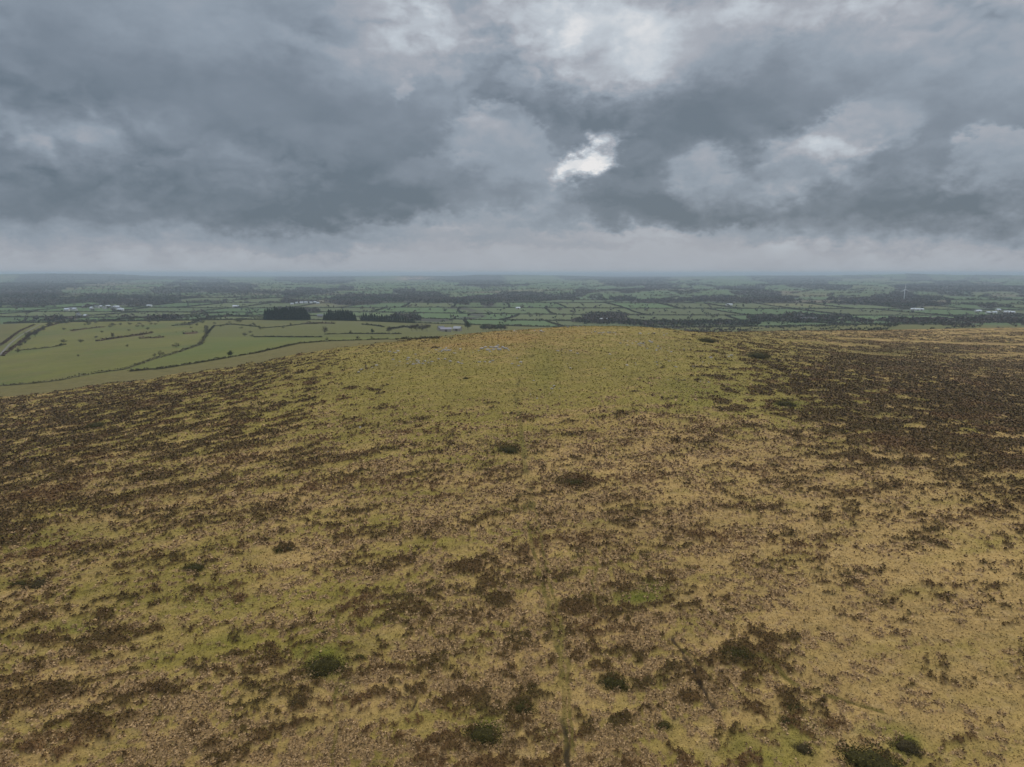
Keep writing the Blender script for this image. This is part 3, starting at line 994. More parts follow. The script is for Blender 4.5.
OUT = [(482, 349, 3.4), (485.5, 347.5, 3.0), (488, 350.3, 3.6), (491, 347.6, 3.2), (493.5, 350, 3.0), (496, 348, 3.8), (499.5, 350, 3.4), (502.5, 347.5, 3.2),
       (505.5, 349, 3.8), (490, 352, 2.2), (498, 346, 2.2), (508.5, 350.5, 2.0), (478.5, 351, 1.8), (473, 352.5, 1.4)]
_nm = ['leftmost of the large blocks', 'pale block leaning on the leftmost one', 'low dark block at the front left', 'upright block left of the middle',
       'front block at the middle', 'tallest block in the middle', 'front block right of the middle', 'rear block right of the tallest', 'big block at the right end',
       'flat stone lying in front', 'small stone on the rear edge', 'small stone off the right end', 'small stone off the left end', 'lone stone farthest out on the left']
for (px, py, w), nme in zip(OUT, _nm):
    boulder('granite_boulder', px, py, w * 1.35, nme + ' of the granite outcrop', 'boulders of the granite outcrop', 1.25)
CLIT = [(420, 362, 24, 5, 34), (446, 350, 20, 2.6, 22), (470, 362, 30, 4, 10), (370, 372, 24, 6, 10), (660, 362, 40, 8, 16), (720, 356, 20, 5, 8), (603, 333, 16, 1.8, 16), (640, 344, 20, 4, 22), (668, 349, 18, 3.5, 14), (700, 366, 12, 4, 8), (560, 350, 12, 4, 6),
        (655, 334, 16, 2, 8), (540, 392, 26, 8, 8), (516, 362, 10, 4, 5), (690, 379, 20, 4, 8), (395, 352, 12, 2.5, 6), (590, 362, 40, 8, 8), (520, 331, 30, 1.2, 12)]
for cx_, cy_, sx, sy, n_ in CLIT:
    for k in range(n_):
        boulder('granite_stone', cx_ + random.gauss(0, sx * .5), max(cy_ + random.gauss(0, sy * .5), 328.8), random.choice((1.3, 1.8, 2.4, 3.4)),
                'small grey granite stone lying in the grass of the hill top', 'granite stones scattered over the hill top')
for px, py, w, lab in [(360, 428, 4, 'flat pale boulder on the grass left of centre'), (300, 441, 3, 'small pale stone above the left heather patches'),
                       (328, 452, 2.6, 'pale stone low in the grass below the flat boulder'), (560.5, 326.6, 2.2, 'grey stone on the crest left of the cairn'),
                       (578, 326.8, 2.6, 'grey stone on the crest right of the cairn'), (97, 486, 2.6, 'small pale stone in the left heather slope'),
                       (849, 363, 2.2, 'pale stone in the right heather slope')]:
    boulder('granite_boulder', px, py, w, lab, 'lone granite stones')
x, y, z = hit(568, 327.6)
cairn = MB()
for k in range(26):
    a = random.uniform(0, 6.28); lv = random.random(); rr_ = (1 - lv) * .95
    cx_, cy_, cz_ = rr_ * math.cos(a), rr_ * math.sin(a), lv * 1.15
    s = random.uniform(.18, .34)
    cairn.tube([(cx_ - s, cy_, cz_), (cx_ - s * .3, cy_ + .03, cz_ + .05), (cx_ + s, cy_, cz_)], [s * .5, s * .8, s * .45], 5)
o = cairn.build('cairn', rock_mat); o.location = (x, y, z); tag(o, 'small stone cairn on the crest of the hill', 'cairn')

# ------------------------------------------------------------------ trees
bark = plain_mat('bark', (.075, .06, .045), .9, .2, 3)


def tree(kind, seed):
    """unit size objects are in metres; bare: leafless winter tree, green: evergreen shrub-like tree, conifer"""
    qq = np.random.default_rng(500 + seed); rn = random.Random(seed)
    name = {'bare': 'bare_tree', 'green': 'holly_tree', 'conifer': 'conifer_tree', 'thorn': 'thorn_bush'}[kind]
    root = thing(name, '', 'tree' if kind != 'thorn' else 'bush')
    H = {'bare': 9, 'green': 8, 'conifer': 20, 'thorn': 3.2}[kind]
    tb = MB()
    tb.tube([(0, 0, -.5), (.05, 0, H * .3), (.1, .05, H * .62)] if kind != 'conifer' else [(0, 0, -.5), (0, 0, H * .5), (0, 0, H * .97)],
            [H * .028, H * .02, H * .008] if kind != 'conifer' else [H * .016, H * .01, H * .002])
    tips = []
    if kind != 'conifer':
        for k in range(9):
            a = k * 2.4 + rn.random(); z0 = H * rn.uniform(.15, .5)
            ex, ey, ez = math.cos(a) * H * rn.uniform(.2, .38), math.sin(a) * H * rn.uniform(.2, .38), z0 + H * rn.uniform(.15, .38)
            tb.tube([(0.03, 0, z0), (ex * .5, ey * .5, z0 + (ez - z0) * .6), (ex, ey, ez)], [H * .012, H * .008, H * .003], 5)
            tips.append((ex, ey, ez))
        tips.append((.1, .05, H * .8))
    tb.build('trunk', bark, root)
    N = {'bare': 650, 'green': 900, 'conifer': 800, 'thorn': 420}[kind]
    if kind == 'conifer':
        zz = qq.uniform(.08, 1, N); rr = (1 - zz) ** .75 * H * .2 * qq.uniform(.5, 1.08, N) + .1
        a = qq.uniform(0, 6.28, N)
        cen = np.stack([np.cos(a) * rr, np.sin(a) * rr, zz * H], 1); s = qq.uniform(.35, .9, N)
        base = np.array([.018, .028, .014])
    else:
        tp = np.array(tips)[qq.integers(0, len(tips), N)]
        cen = tp * qq.uniform(.65, 1.08, N)[:, None] + qq.normal(size=(N, 3)) * H * np.array([.085, .085, .06])
        cen[:, 2] = np.maximum(cen[:, 2], H * .08)
        s = qq.uniform(.02, .05, N) * H
        base = {'bare': np.array([.055, .043, .034]), 'green': np.array([.026, .036, .014]), 'thorn': np.array([.045, .040, .020])}[kind]
    tri_object('crown', leaf_tris(cen, s, 520 + seed, 1.0), base * qq.uniform(.6, 1.6, N)[:, None], None, root)
    return root


protos = {k: [tree(k, i + 10 * j) for i in range(3)] for j, k in enumerate(('bare', 'green', 'conifer', 'thorn'))}
_used = set()


def plant(kind, px, py, hpx, lab, grp=None, wide=1.0, xyz=None):
    x, y, z = xyz if xyz else hit(px, py)
    H = {'bare': 9, 'green': 8, 'conifer': 20, 'thorn': 3.2}[kind]
    s = hpx * math.hypot(x, y) / F_PX / H
    p = random.choice(protos[kind])
    loc = (x, y, z - .1); rz = random.uniform(0, 6.28); sc_ = (s * wide, s * wide, s)
    if p.name not in _used:
        _used.add(p.name)
        p.location = loc; p.rotation_euler = (0, 0, rz); p.scale = sc_; p['label'] = lab
        if grp: p['group'] = grp
    else:
        dup(p, loc, rz, sc_, lab, grp)


LONE = [
    ('thorn', 161, 355.5, 5, 'dark round bush against the curving pasture hedge', 1.3), ('thorn', 154.5, 356.5, 3.5, 'small bush beside a darker round one at the hedge', 1.2),
    ('green', 230.5, 357, 7, 'lone dark round tree standing on the lower pasture hedge', 1.0), ('thorn', 64, 343.5, 4.5, 'bush at the right end of a broken hedge on the left pasture', 1.4),
    ('thorn', 81, 343, 4, 'pale bush right of the broken hedge on the left pasture', 1.5), ('thorn', 127, 347, 3, 'little bush alone in the middle of the left pasture', 1.2),
    ('thorn', 78, 356.5, 2.4, 'tiny bush alone low in the left pasture', 1.2), ('bare', 325, 334, 8, 'leafless tree where two pasture hedges meet', .8),
    ('thorn', 327, 340.8, 4, 'dark bush at the foot of the leafless tree', 1.0), ('thorn', 358, 340, 5, 'round dark tree below the middle pasture hedge', 1.0),
    ('thorn', 372, 339.6, 4, 'small round tree right of a darker one below the middle hedge', 1.0), ('thorn', 350.5, 333.8, 4, 'bush on the middle pasture hedge', 1.2),
    ('green', 372.5, 333.6, 5.5, 'tall dark bush on the right of the middle pasture hedge', .8), ('bare', 389, 332.8, 7, 'grey leafless tree at the corner left of the farm', 1.0),
    ('green', 468, 329.5, 9, 'big dark evergreen tree right of the farm sheds', .95), ('thorn', 291, 325.5, 3, 'bush at the top hedge under the wide conifer block', 1.3),
    ('thorn', 283, 328.5, 2.4, 'small bush on the thin upper pasture hedge', 1.3), ('thorn', 406, 338.6, 3, 'bush on the lowest pasture wall left of the crest', 1.4),
    ('thorn', 421, 339, 3.2, 'dark bush on the lowest pasture wall by the crest', 1.4), ('thorn', 436, 338, 3, 'bush at the right end of the lowest pasture wall', 1.4),
    ('thorn', 245, 336.5, 4.5, 'low dark clump in the bright middle pasture', 1.4), ('thorn', 252, 336.8, 3, 'trailing end of the dark clump in the middle pasture', 1.8),
    ('thorn', 96, 338.5, 2.8, 'bush between two brown gorse strips', 1.5), ('bare', 113, 338.5, 6, 'thin leafless tree on the brown gorse strip', .6),
    ('thorn', 110, 327.5, 3, 'dark bush high on the left pasture', 1.3), ('thorn', 102, 333, 2.6, 'small bush below the high one on the left pasture', 1.3),
    ('thorn', 64, 330, 2.6, 'bush at the upper rim of the left pasture', 1.4), ('thorn', 176, 347.5, 5, 'pale rounded bush by the bend of the curving hedge', 1.6),
    ('green', 61, 346.2, 3, 'tiny evergreen by the broken hedge', 1.0), ('thorn', 119, 321, 3, 'bush on the skyline of the pasture under the village', 1.3),
]
for k_, px, py, hp, lab, wd in LONE:
    plant(k_, px, py, hp, lab, 'lone trees and bushes of the pastures', wd)
for i in range(46):
    px = random.uniform(62, 262); py = random.uniform(318.5, 324) + abs(random.gauss(0, 1)) * 5
    if px > 215: py = min(py, 333)
    plant('thorn', px, py, random.uniform(1.8, 3.4), 'small dark bush dotted over the upper part of the left pasture', 'bushes of the upper left pasture', random.uniform(1.2, 2.4))
# lane-side trees at the left edge
for i in range(16):
    f = i / 15
    plant('bare' if i % 3 else 'thorn', 16 + f * 50 + random.uniform(-3, 3), 353 - f ** .6 * 33 + random.uniform(-1, 1), random.uniform(4, 7) * (1 - .4 * f),
          'leafless tree in the straggling row along the lane', 'trees along the lane', 1.1)
# trees round the farm, between shed and crest
for px in (411, 416, 421, 426):
    plant('bare', px + 1, 331, random.uniform(6, 8), 'purplish leafless tree in the clump left of the farm', 'leafless trees left of the farm', 1.2)
for px in range(483, 506, 3):
    plant('green' if px % 2 else 'bare', px, 330.5, random.uniform(5, 8), 'dark tree in the short row right of the farm', 'row of trees right of the farm', 1.1)
# conifer plantations
for x0, x1, yb0, yb1, hp, rows_, lab, grp in [
        (264, 311, 320, 320.5, 11.5, 3, 'dark conifer packed in the wide left plantation block', 'conifers of the left plantation block'),
        (323, 357, 320.5, 321, 9.5, 3, 'dark conifer packed in the middle plantation block', 'conifers of the middle plantation block'),
        (360, 416, 321, 323.5, 8.5, 2, 'conifer in the thinner tapering belt right of the plantations', 'conifers of the thin belt')]:
    for rw in range(rows_):
        px = x0 + 1.5
        while px < x1 - 1:
            f = (px - x0) / (x1 - x0)
            x, y, z = hit(px, yb0 + (yb1 - yb0) * f)
            k = 1 + rw * .012
            taper = 1 - .45 * f if x0 == 360 else 1 - .35 * sstep(abs(f - .45), .40, .5)
            plant('conifer', 0, 0, hp * taper * random.uniform(.72, 1.1) * (1 - .3 * sstep(abs(f - .5), .42, .5)), lab, grp, 1.15, (x * k, y * k, hgt(x * k, y * k)))
            px += random.uniform(2.0, 2.8)


# ------------------------------------------------------------------ hedges
def hedge_mesh(name, pts, h, w, seed, kind='hedge', gaps=.0):
    """leafy, uneven hedge on a low bank along world points"""
    P_ = np.array(pts, float)
    seg = np.hypot(*np.diff(P_, axis=0).T); L = np.concatenate([[0], np.cumsum(seg)])
    st = max(w * .6, L[-1] / 260)
    s = np.arange(0, L[-1], st)
    x = np.interp(s, L, P_[:, 0]); y = np.interp(s, L, P_[:, 1])
    qq = np.random.default_rng(seed)
    x = x + qq.normal(size=len(x)) * w * .15; y = y + qq.normal(size=len(x)) * w * .15
    z = height(x, y)
    hh = h * np.clip(.5 + .8 * np.abs(fbm(s / (h * 7), s * 0 + seed, 210, 3)) + .15 * qq.normal(size=len(s)), .2, 2.0)
    if gaps:
        hh = np.where(uni(fbm(s / (h * 9), s * 0 + seed + 5, 220, 2)) < gaps, hh * .25, hh)
    # bank: a ridge strip
    d = np.gradient(np.stack([x, y], 1), axis=0); d /= np.linalg.norm(d, axis=1)[:, None] + 1e-9
    nx, ny = -d[:, 1], d[:, 0]
    bw = w * .5
    prof = [(-bw, -.3), (-bw * .7, .45), (0, .62), (bw * .7, .45), (bw, -.3)]
    bv = np.stack([np.stack([x + nx * a, y + ny * a, z + b * hh], 1) for a, b in prof], 1).reshape(-1, 3)
    k = len(prof); m = len(x)
    ia = (np.arange(m - 1)[:, None] * k + np.arange(k - 1)).ravel()
    bf = np.stack([ia, ia + 1, ia + k + 1, ia, ia + k + 1, ia + k], 1).ravel()
    base = {'hedge': np.array([.038, .036, .020]), 'bank': np.array([.072, .064, .030]), 'brown': np.array([.065, .040, .022])}[kind]
    N = int(min(2600, m * 12))
    i = qq.integers(0, m, N)
    cen = np.stack([x[i], y[i], z[i]], 1) + np.stack([qq.normal(size=N) * st * .5, qq.normal(size=N) * w * .28, np.abs(qq.uniform(.3, 1.15, N)) * hh[i]], 1)
    lt = leaf_tris(cen, qq.uniform(.25, .5, N) * min(h, 3), seed + 1, 1.0)
    V = np.concatenate([bv, lt]); F_ = np.concatenate([bf, np.arange(len(lt)) + len(bv)])
    cols = np.concatenate([np.ones((len(bv), 1)) * base, np.repeat(base * qq.uniform(.55, 1.6, N)[:, None], 3, axis=0)])
    me = np_mesh(name, V, F_, 3, cols); me.materials.append(leafmat)
    return link(bpy.data.objects.new(name, me))


def pix_line(pix, n=14):
    pix = np.array(pix, float); s = np.linspace(0, len(pix) - 1, n)
    return [hit(np.interp(t_, np.arange(len(pix)), pix[:, 0]), np.interp(t_, np.arange(len(pix)), pix[:, 1]))[:2] for t_ in s]


LOCAL = [
    ([(-12, 387), (30, 384), (60, 380.5), (95, 373.5), (125, 369.5), (150, 360.5), (176, 353), (200, 345), (207, 334), (206, 326)], 1.7, 1.8, 'bank', .12,
     'long curving hedge bank round the big left pasture'),
    ([(130, 371.5), (165, 368.5), (205, 362), (260, 352.5), (300, 343.5), (330, 341.3)], 1.6, 1.6, 'bank', .12, 'straight hedge bank along the top of the moor, left of the leafless tree'),
    ([(330, 341.3), (380, 339.6), (440, 338.6)], 1.5, 1.6, 'bank', .12, 'hedge bank continuing right along the moor edge to the crest'),
    ([(20, 350.5), (40, 348.8), (55, 346.8), (66, 344.5)], 1.6, 2.0, 'bank', .3, 'broken hedge on the left pasture below the lane'),
    ([(97, 341.2), (115, 338.6), (140, 335.2), (152, 333)], 3.0, 5, 'brown', .2, 'brown gorse strip across the left pasture'),
    ([(140, 338.5), (152, 338)], 2.6, 6, 'brown', 0, 'short dark gorse strip under the long brown one'),
    ([(153, 338.3), (163, 337.4)], 2.6, 6, 'brown', 0, 'second short dark gorse strip on the left pasture'),
    ([(72, 331), (86, 329), (104, 327)], 2.2, 5, 'brown', .1, 'thin brown gorse strip high on the left pasture'),
    ([(183, 334), (196, 333), (207, 332)], 4.0, 16, 'brown', 0, 'thick russet scrub in the corner of the pasture hedges'),
    ([(176, 325.5), (190, 324.5), (199, 321)], 3.6, 12, 'hedge', 0, 'dark scrub patch above the russet scrub'),
    ([(199, 321), (212, 317.6), (232, 316.5), (262, 317.6)], 3, 4, 'hedge', .1, 'dark uneven hedge on the rim of the pasture above the russet scrub'),
    ([(207, 334), (214, 326), (232, 324.5), (260, 327)], 1.8, 2.2, 'hedge', .2, 'dotted hedge along the upper middle pasture'),
    ([(255, 337.2), (275, 337), (300, 337.4), (322, 337.2)], 1.6, 2.0, 'hedge', .15, 'level hedge left of the leafless tree'),
    ([(326, 334.4), (350, 333.8), (372, 334), (402, 334)], 1.5, 2.0, 'hedge', .1, 'level hedge right of the leafless tree'),
    ([(262, 328.3), (285, 326.5), (303, 324.2), (318, 323.8)], 1.5, 2.2, 'hedge', .1, 'thin hedge climbing to the gap between plantations'),
    ([(305, 323.5), (318, 323.4), (334, 323.8)], 3.2, 6, 'brown', 0, 'purplish scrub below the gap between plantations'),
    ([(362, 324.6), (374, 325.6), (384, 327.2)], 2.4, 4, 'hedge', 0, 'short dark hedge below the thin conifer belt'),
    ([(390, 329.5), (404, 327), (412, 328)], 3.0, 6, 'hedge', 0, 'bushy hedge corner left of the farm'),
    ([(60, 323.5), (76, 321.5), (95, 320.5), (120, 319.3), (150, 317.8), (176, 316.4)], 3, 5, 'hedge', .2, 'uneven hedge on the rim of the left pasture, below the village'),
    ([(2, 356), (14, 347), (30, 335), (44, 327.5), (58, 323.5)], 1.8, 3, 'brown', .3, 'overgrown hedge along the right side of the lane'),
    ([(-8, 350), (4, 343), (20, 331), (34, 325)], 1.8, 3, 'brown', .3, 'overgrown hedge along the left side of the lane'),
]
for i, (pix, h, w, kd, gp, lab) in enumerate(LOCAL):
    tag(hedge_mesh({'bank': 'hedge_bank', 'brown': 'gorse_strip', 'hedge': 'hedge'}[kd], pix_line(pix, 6 * len(pix)), h, w, 700 + i, kd, gp), lab, 'hedge', 'hedges of the left pastures')

# lattice hedges between lowland fields
LM = [(-60, 'left of the village'), (60, 'below the village'), (130, 'right of the village'), (215, 'left of the plantations'), (320, 'behind the plantations'),
      (420, 'behind the farm'), (480, 'behind the outcrop'), (535, 'left of the cairn'), (585, 'right of the cairn'), (650, 'left of the white barn'), (725, 'under the white barn'),
      (780, 'by the right hamlet'), (850, 'between hamlet and turbine'), (900, 'under the wind turbine'), (960, 'right of the turbine'), (1010, 'at the right edge')]
ORD = ['first', 'second', 'third', 'fourth', 'fifth', 'sixth', 'seventh', 'eighth', 'ninth', 'tenth', 'eleventh', 'twelfth']


def unwarp(k, xs_, f):
    """world point at lattice row k, skewed X coordinate xs_, fraction f through the row"""
    yw = ROWS[k] + f * (ROWS[k + 1] - ROWS[k])
    x = xs_ - SLANT[k] * (yw - ROWS[k]) - OFF[k]; y = yw
    for _ in range(4):
        y = yw - 60 * float(vnoise(np.array([x / 700]), np.array([y / 700]), 110)[0]) - .06 * x
        x = xs_ - SLANT[k] * (yw - ROWS[k]) - OFF[k] - 18 * float(vnoise(np.array([x / 300]), np.array([y / 300]), 112)[0])
    return x, y


nh = 0
for k in range(0, 12):
    if ROWS[k] > 3000: break
    xr = ROWS[k] * .8
    c0, c1 = int((-xr + OFF[k]) // WID[k]) - 1, int((xr + OFF[k]) // WID[k]) + 2
    for c in range(c0, c1):
        for across in (True, False):
            if across:
                pts = [unwarp(k, (c + f) * WID[k], 0.0) for f in np.linspace(0, 1.0, 7)]
            else:
                pts = [unwarp(k, c * WID[k], f) for f in np.linspace(0, 1.0, 6)]
            mx_, my_ = pts[3 if across else 2]
            zz = hgt(mx_, my_)
            px, py = project(np.array([mx_]), np.array([my_]), np.array([zz]))
            if not (-30 < px[0] < 1054) or my_ < 1300 or not in_sight(mx_, my_, zz, 3):
                continue
            lm = [t_ for p_, t_ in LM if p_ <= px[0] + 60][-1]
            lm = min(LM, key=lambda q_: abs(q_[0] - px[0]))[1]
            lab = ('dark hedge running across %s, on the %s line of lowland fields' if across else 'dark hedge slanting away %s, in the %s row of lowland fields') % (lm, ORD[k])
            hb = hedge_mesh('field_hedge', pts, random.uniform(2.6, 4.5), 4.5, 900 + nh, 'hedge')
            tag(hb, lab, 'hedge', 'hedges between the lowland fields'); nh += 1
print('lattice hedges', nh)

# ------------------------------------------------------------------ far woods and hedges that read as one mass
q = np.random.default_rng(77)
N = 260000
r = np.exp(q.uniform(math.log(1010), math.log(16000), N)); an = q.uniform(-R(41), R(41), N)
x = r * np.sin(an); y = r * np.cos(an)
n_, dens, az = wood_mask(x, y)
un = uni(n_)
k, c, ex, ey, Yw = lattice(x, y)
near_hedge = (np.minimum(ex, ey) < np.maximum(5, r * .0022)) & (r > 2700)
wood = (un > 1 - dens)
lone = q.uniform(size=N) < .012
z0 = height(x, y, False)
px, py = project(x, y, z0)
nz_ = 1 + .55 * fbm(x / 90, y / 160, 240, 3)
extra = ((np.hypot((px - 605) / 26, (py - 319) / 5) < nz_) | (np.hypot((px - 690) / 60, (py - 325) / 2.6) < nz_) | (np.hypot((px - 940) / 80, (py - 322.5) / 2.2) < nz_)
         | (np.hypot((px - 800) / 44, (py - 319) / 4) < nz_)) & (q.uniform(size=N) < .5)
keep = (wood & (q.uniform(size=N) < .55)) | near_hedge | lone | extra
near_belt = (px > 650 + 12 * nz_) & (y > 1020) & (y < 1330) & (fbm(x / 70, y / 50, 242, 3) > .38) & (q.uniform(size=N) < .5)
keep &= (Yw > 1400)
keep |= near_belt
clear = (((np.abs(px - 905) < 70) & (np.abs(py - 314) < 6)) | ((px > 420) & (px < 590) & (py > 306) & (py < 326)) | ((px > 650) & (px < 780) & (py > 309) & (py < 323)) | ((px > 60) & (px < 130) & (py > 309) & (py < 318)))
keep &= ~(clear & wood & ~near_hedge)
x, y, r, un = x[keep], y[keep], r[keep], un[keep]
z = height(x, y, False)
n = len(x); print('far trees', n)
hgt_t = q.uniform(6, 12, n) * (1 + .15 * (r > 5000)) * (1 - .35 * (y < 1400))
M = 9
cen = np.repeat(np.stack([x, y, z], 1), M, axis=0)
hr = np.repeat(hgt_t, M)
off = q.normal(size=(n * M, 3)) * np.stack([hr * .3, hr * .3, hr * .16], 1); off[:, 2] += hr * .5
tone = fbm(x / 400, y / 400, 230, 2)
base = mixc(np.array([.066, .050, .042]) * np.ones((n, 1)), np.array([.030, .036, .018]), sstep(tone + .4 * q.normal(size=n), -.2, .6))
cc = np.repeat(base * q.uniform(.6, 1.5, n)[:, None], M, axis=0)
tri = leaf_tris(cen + off, hr * q.uniform(.18, .36, n * M), 78, 1.0)
o = tri_object('far_woodland', tri, cc)
o['kind'] = 'stuff'; o['label'] = 'far off leafless woods and hedgerow trees of the hazy lowland'; o['category'] = 'woodland'
del tri, cen, off, cc

# ------------------------------------------------------------------ lane
road_mat = plain_mat('lane_asphalt', (.13, .12, .11), .9, .15, .6)
lp = pix_line([(-6, 361), (3, 352), (10, 344), (20, 336), (33, 328.5), (41, 324)], 40)
lv = []
for i, (x, y) in enumerate(lp):
    x2, y2 = lp[min(i + 1, len(lp) - 1)]; x1, y1 = lp[max(i - 1, 0)]
    d = math.hypot(x2 - x1, y2 - y1) + 1e-6; nx, ny = -(y2 - y1) / d, (x2 - x1) / d
    for s in (-1.1, 0, 1.1):
        lv.append((x + nx * s, y + ny * s, hgt(x + nx * s, y + ny * s) + .45))
m_ = MB(); m_.v = lv
m_.f = [(i * 3 + j, i * 3 + j + 1, i * 3 + j + 4, i * 3 + j + 3) for i in range(len(lp) - 1) for j in (0, 1)]
o = m_.build('road', road_mat, None, True); o['kind'] = 'structure'

# ------------------------------------------------------------------ buildings
W_WHITE = plain_mat('limewash', (.50, .48, .45), .9, .05); W_STONE = plain_mat('stone_wall', (.30, .27, .23), .9, .15)
R_SLATE = plain_mat('slate', (.14, .145, .16), .8, .12); R_METAL = plain_mat('pale_sheet_roof', (.42, .45, .49), .6, .05); R_BLUE = plain_mat('lilac_sheet_roof', (.17, .165, .20), .6, .05)
R_DULL = plain_mat('worn_sheet_roof', (.24, .245, .255), .7, .08)
GLASS = plain_mat('dark_pane', (.03, .035, .04), .2, .05); DOOR = plain_mat('door_paint', (.10, .08, .06), .7, .1)


def house(name, px, py, w, d, h, rh, wall, roofm, lab, rz=0.0, chim=True, cat='house', grp=None):
    x, y, z = hit(px, py)
    root = thing(name, lab, cat, (x, y, z - .3), rz, grp)
    b = MB(); b.box(-w / 2, w / 2, -d / 2, d / 2, -.5, h)
    n0 = len(b.v)
    b.v += [(-w / 2, -d / 2, h), (-w / 2, d / 2, h), (-w / 2, 0, h + rh), (w / 2, -d / 2, h), (w / 2, d / 2, h), (w / 2, 0, h + rh)]
    b.f += [(n0, n0 + 2, n0 + 1), (n0 + 3, n0 + 4, n0 + 5)]
    b.build('wall', wall, root)
    ro = MB(); e = .35
    for s in (-1, 1):
        n0 = len(ro.v)
        y0 = s * (d / 2 + e); z0 = h - e * rh / (d / 2)
        for xx in (-w / 2 - e, w / 2 + e):
            ro.v += [(xx, y0, z0 + .05), (xx, 0, h + rh + .05), (xx, 0, h + rh + .3), (xx, y0, z0 + .3)]
        ro.f += [(n0, n0 + 1, n0 + 5, n0 + 4), (n0 + 3, n0 + 7, n0 + 6, n0 + 2), (n0, n0 + 4, n0 + 7, n0 + 3), (n0, n0 + 3, n0 + 2, n0 + 1), (n0 + 4, n0 + 5, n0 + 6, n0 + 7)]
    rf = ro.build('roof', roofm, root)
    if chim:
        for s in (-1, 1):
            c_ = MB(); c_.box(s * (w / 2 - .6) - .4, s * (w / 2 - .6) + .4, -.4, .4, h + rh - .6, h + rh + 1.1); c_.build('chimney', W_STONE, rf)
        for fx in (-.33, 0, .33):
            for fz in ((.22, .68) if h > 4 else (.4,)):
                if fx == 0 and fz < .5: continue
                w_ = MB(); w_.box(fx * w - .5, fx * w + .5, -d / 2 - .05, -d / 2 + .1, h * fz, h * fz + 1.2); w_.build('window', GLASS, root)
        dd = MB(); dd.box(-.5, .5, -d / 2 - .06, -d / 2 + .1, 0.3, 2.3); dd.build('door', DOOR, root)
    else:
        dd = MB(); dd.box(-1.8, 1.8, -d / 2 - .06, -d / 2 + .1, 0.3, min(h - .4, 3.8)); dd.build('door', DOOR, root)
    return root


HS = [
    ('farm_shed', 446, 331.5, 17, 10, 4.0, 2.6, W_STONE, R_BLUE, 'lilac grey roofed farm shed just behind the moor crest', .1, False, 'shed'),
    ('farm_shed', 457.5, 331, 12, 11, 4.5, 3.2, W_STONE, R_DULL, 'pale metal roofed farm shed right of the lilac one', -.25, False, 'shed'),
    ('farmhouse', 441, 330.5, 10, 7, 4.5, 2.8, W_STONE, R_SLATE, 'slate roofed stone farmhouse at the left end of the farm', .5, True, 'house'),
    ('greenhouse_shed', 604, 321, 22, 10, 4, 3, W_STONE, R_METAL, 'grey green roofed shed among trees behind the hill crest', .4, False, 'shed'),
    ('barn', 518, 309, 13, 9, 4, 2.5, W_WHITE, R_METAL, 'small white barn in the far green fields behind the outcrop', .2, False, 'barn'),
    ('barn', 729, 305.5, 22, 10, 4, 2.5, W_WHITE, R_METAL, 'wide white barn in the lowland right of centre', .1, False, 'barn'),
    ('barn', 236, 307.5, 20, 11, 5, 3, W_WHITE, R_METAL, 'bright white barn standing alone right of the village', .0, False, 'barn'),
    ('barn', 149.5, 306.5, 16, 9, 4, 2.5, W_WHITE, R_METAL, 'pale barn alone between village and bright white barn', .0, False, 'barn'),
    ('cottage', 320, 317.5, 12, 8, 4.5, 3, W_STONE, R_SLATE, 'stone cottage in the gap between the plantations', .3, True, 'house'),
]
for i, (px, py, w) in enumerate([(67, 311, 13), (70.5, 310.2, 10), (75, 310.5, 12)]):
    HS.append(('house', px, py, w, 8, 5.5, 3.2, W_WHITE, R_SLATE if i % 2 else R_METAL, ['leftmost', 'middle', 'rightmost'][i] + ' of three cream houses at the left end of the village', random.uniform(-.5, .5), True, 'house', 'village houses'))
for i, (px, py) in enumerate([(84, 308), (92, 309.4), (97, 308), (101, 307.8), (105, 309), (108, 307.5), (113, 309), (116.5, 308.2), (118.5, 309.5), (86, 317.5), (79, 316), (121, 311)]):
    HS.append(('house', px, py, random.uniform(11, 17), 8, 5.2, 3, W_WHITE if i % 3 else W_STONE, R_METAL if i % 2 else R_SLATE,
               ORD[i] + ' house of the village counted right from the three cream ones', random.uniform(-.7, .7), True, 'house', 'village houses'))
for i, (px, py) in enumerate([(292, 304.8), (297, 303.8), (301.5, 303.6), (306, 303.4), (311, 303.6), (315, 303.2), (318, 304)]):
    HS.append(('house', px, py, random.uniform(9, 14), 7, 4.5, 2.8, W_WHITE, R_METAL, ORD[i] + ' pale house from the left in the row above the wide plantation', random.uniform(-.4, .4), True, 'house', 'houses above the plantation'))
for i, (px, py) in enumerate([(800, 318), (803, 321), (807, 320.8), (810, 321.5), (813, 321)]):
    HS.append(('house', px, py, random.uniform(11, 15), 8, 5, 3, W_WHITE if i % 2 else W_STONE, R_SLATE, ORD[i] + ' house from the left in the hamlet at the right moor edge', random.uniform(-.6, .6), True, 'house', 'hamlet houses'))
for i, (px, py) in enumerate([(913, 310.2), (917, 310.5), (921, 310.5)]):
    HS.append(('barn', px, py, random.uniform(12, 18), 9, 4, 2.5, W_WHITE, R_METAL, ['left', 'middle', 'right'][i] + ' of three white barns near the wind turbine', random.uniform(-.3, .3), False, 'barn', 'barns near the turbine'))
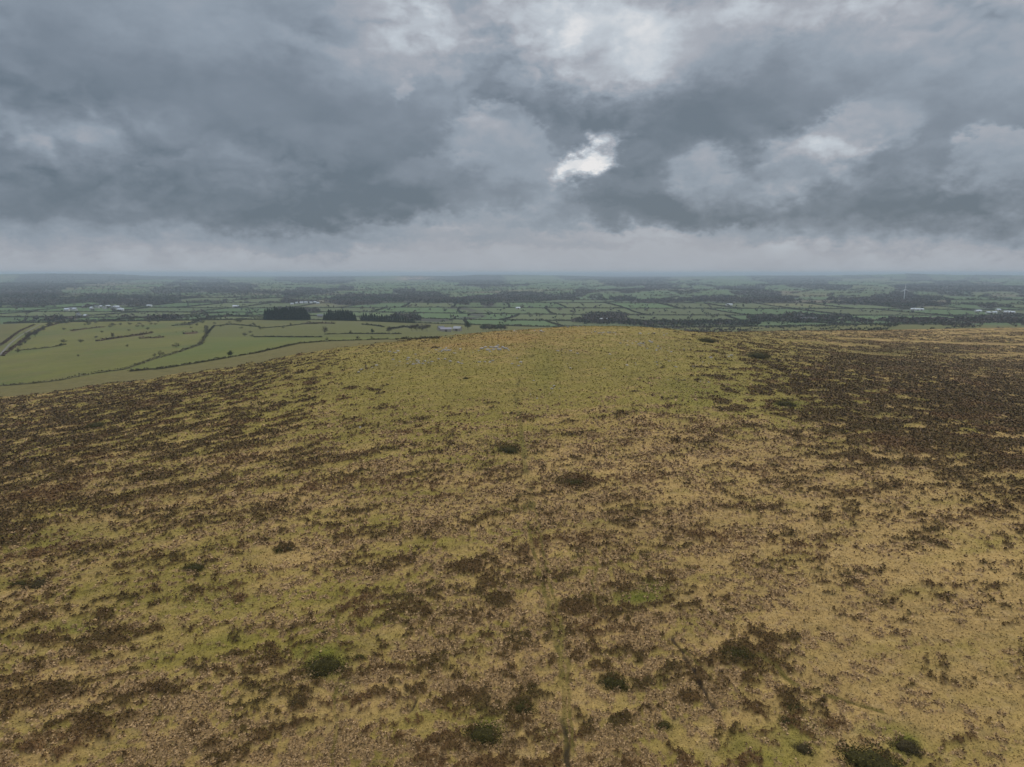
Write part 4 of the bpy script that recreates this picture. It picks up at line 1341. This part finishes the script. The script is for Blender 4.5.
for i, (px, py) in enumerate([(978, 312), (988, 313.6), (994, 313.6), (998, 310.8), (1007, 313), (1011, 313.4)]):
    HS.append(('barn', px, py, random.uniform(11, 20), 9, 4, 2.5, W_WHITE, R_METAL, ORD[i] + ' pale building from the left in the group at the far right', random.uniform(-.3, .3), False, 'barn', 'buildings at the far right'))
for h_ in HS:
    house(*h_)

# ------------------------------------------------------------------ wind turbine
x, y, z = hit(904, 300)
wt = thing('wind_turbine', 'tall white wind turbine in the hazy lowland on the right', 'wind turbine', (x, y, z - .5))
TW = plain_mat('turbine_white', (.55, .56, .57), .5, .03)
k = math.hypot(x, y) / F_PX
hh = 9.0 * k; bl = 5.0 * k
m_ = MB(); m_.tube([(0, 0, 0), (0, 0, hh * .5), (0, 0, hh)], [2.1, 1.7, 1.2], 12); m_.build('tower', TW, wt, True)
m_ = MB(); m_.box(-1.3, 1.3, -2.5, 5, hh - .5, hh + 2.4); m_.build('nacelle', TW, wt)
m_ = MB(); m_.tube([(0, -4.6, hh + 1), (0, -3.8, hh + 1), (0, -2.4, hh + 1)], [.3, 1.3, 1.5], 10); m_.build('hub', TW, wt, True)
for a in (92, 212, 332):
    a = R(a); c_, s_ = math.cos(a), math.sin(a)
    m_ = MB()
    m_.tube([(c_ * t_ * bl, -3.8, hh + 1 + s_ * t_ * bl) for t_ in (0.02, .2, .6, 1)], [.8, 1.3, .8, .15], 6)
    m_.build('blade', TW, wt, True)

# ------------------------------------------------------------------ haze
hz = MB(); hz.box(-47000, 47000, -47000, 47000, float(gv[:, 2].min()) - 1.0, 72.0)
hm = bpy.data.materials.new('haze'); hm.use_nodes = True
t_ = hm.node_tree; t_.nodes.clear()
pv = t_.nodes.new('ShaderNodeVolumePrincipled'); mo = t_.nodes.new('ShaderNodeOutputMaterial')
pv.inputs['Color'].default_value = (.54, .645, .755, 1); pv.inputs['Density'].default_value = 1.0e-4; pv.inputs['Anisotropy'].default_value = 0.0
t_.links.new(pv.outputs[0], mo.inputs['Volume'])
o = hz.build('haze', hm); o['kind'] = 'stuff'
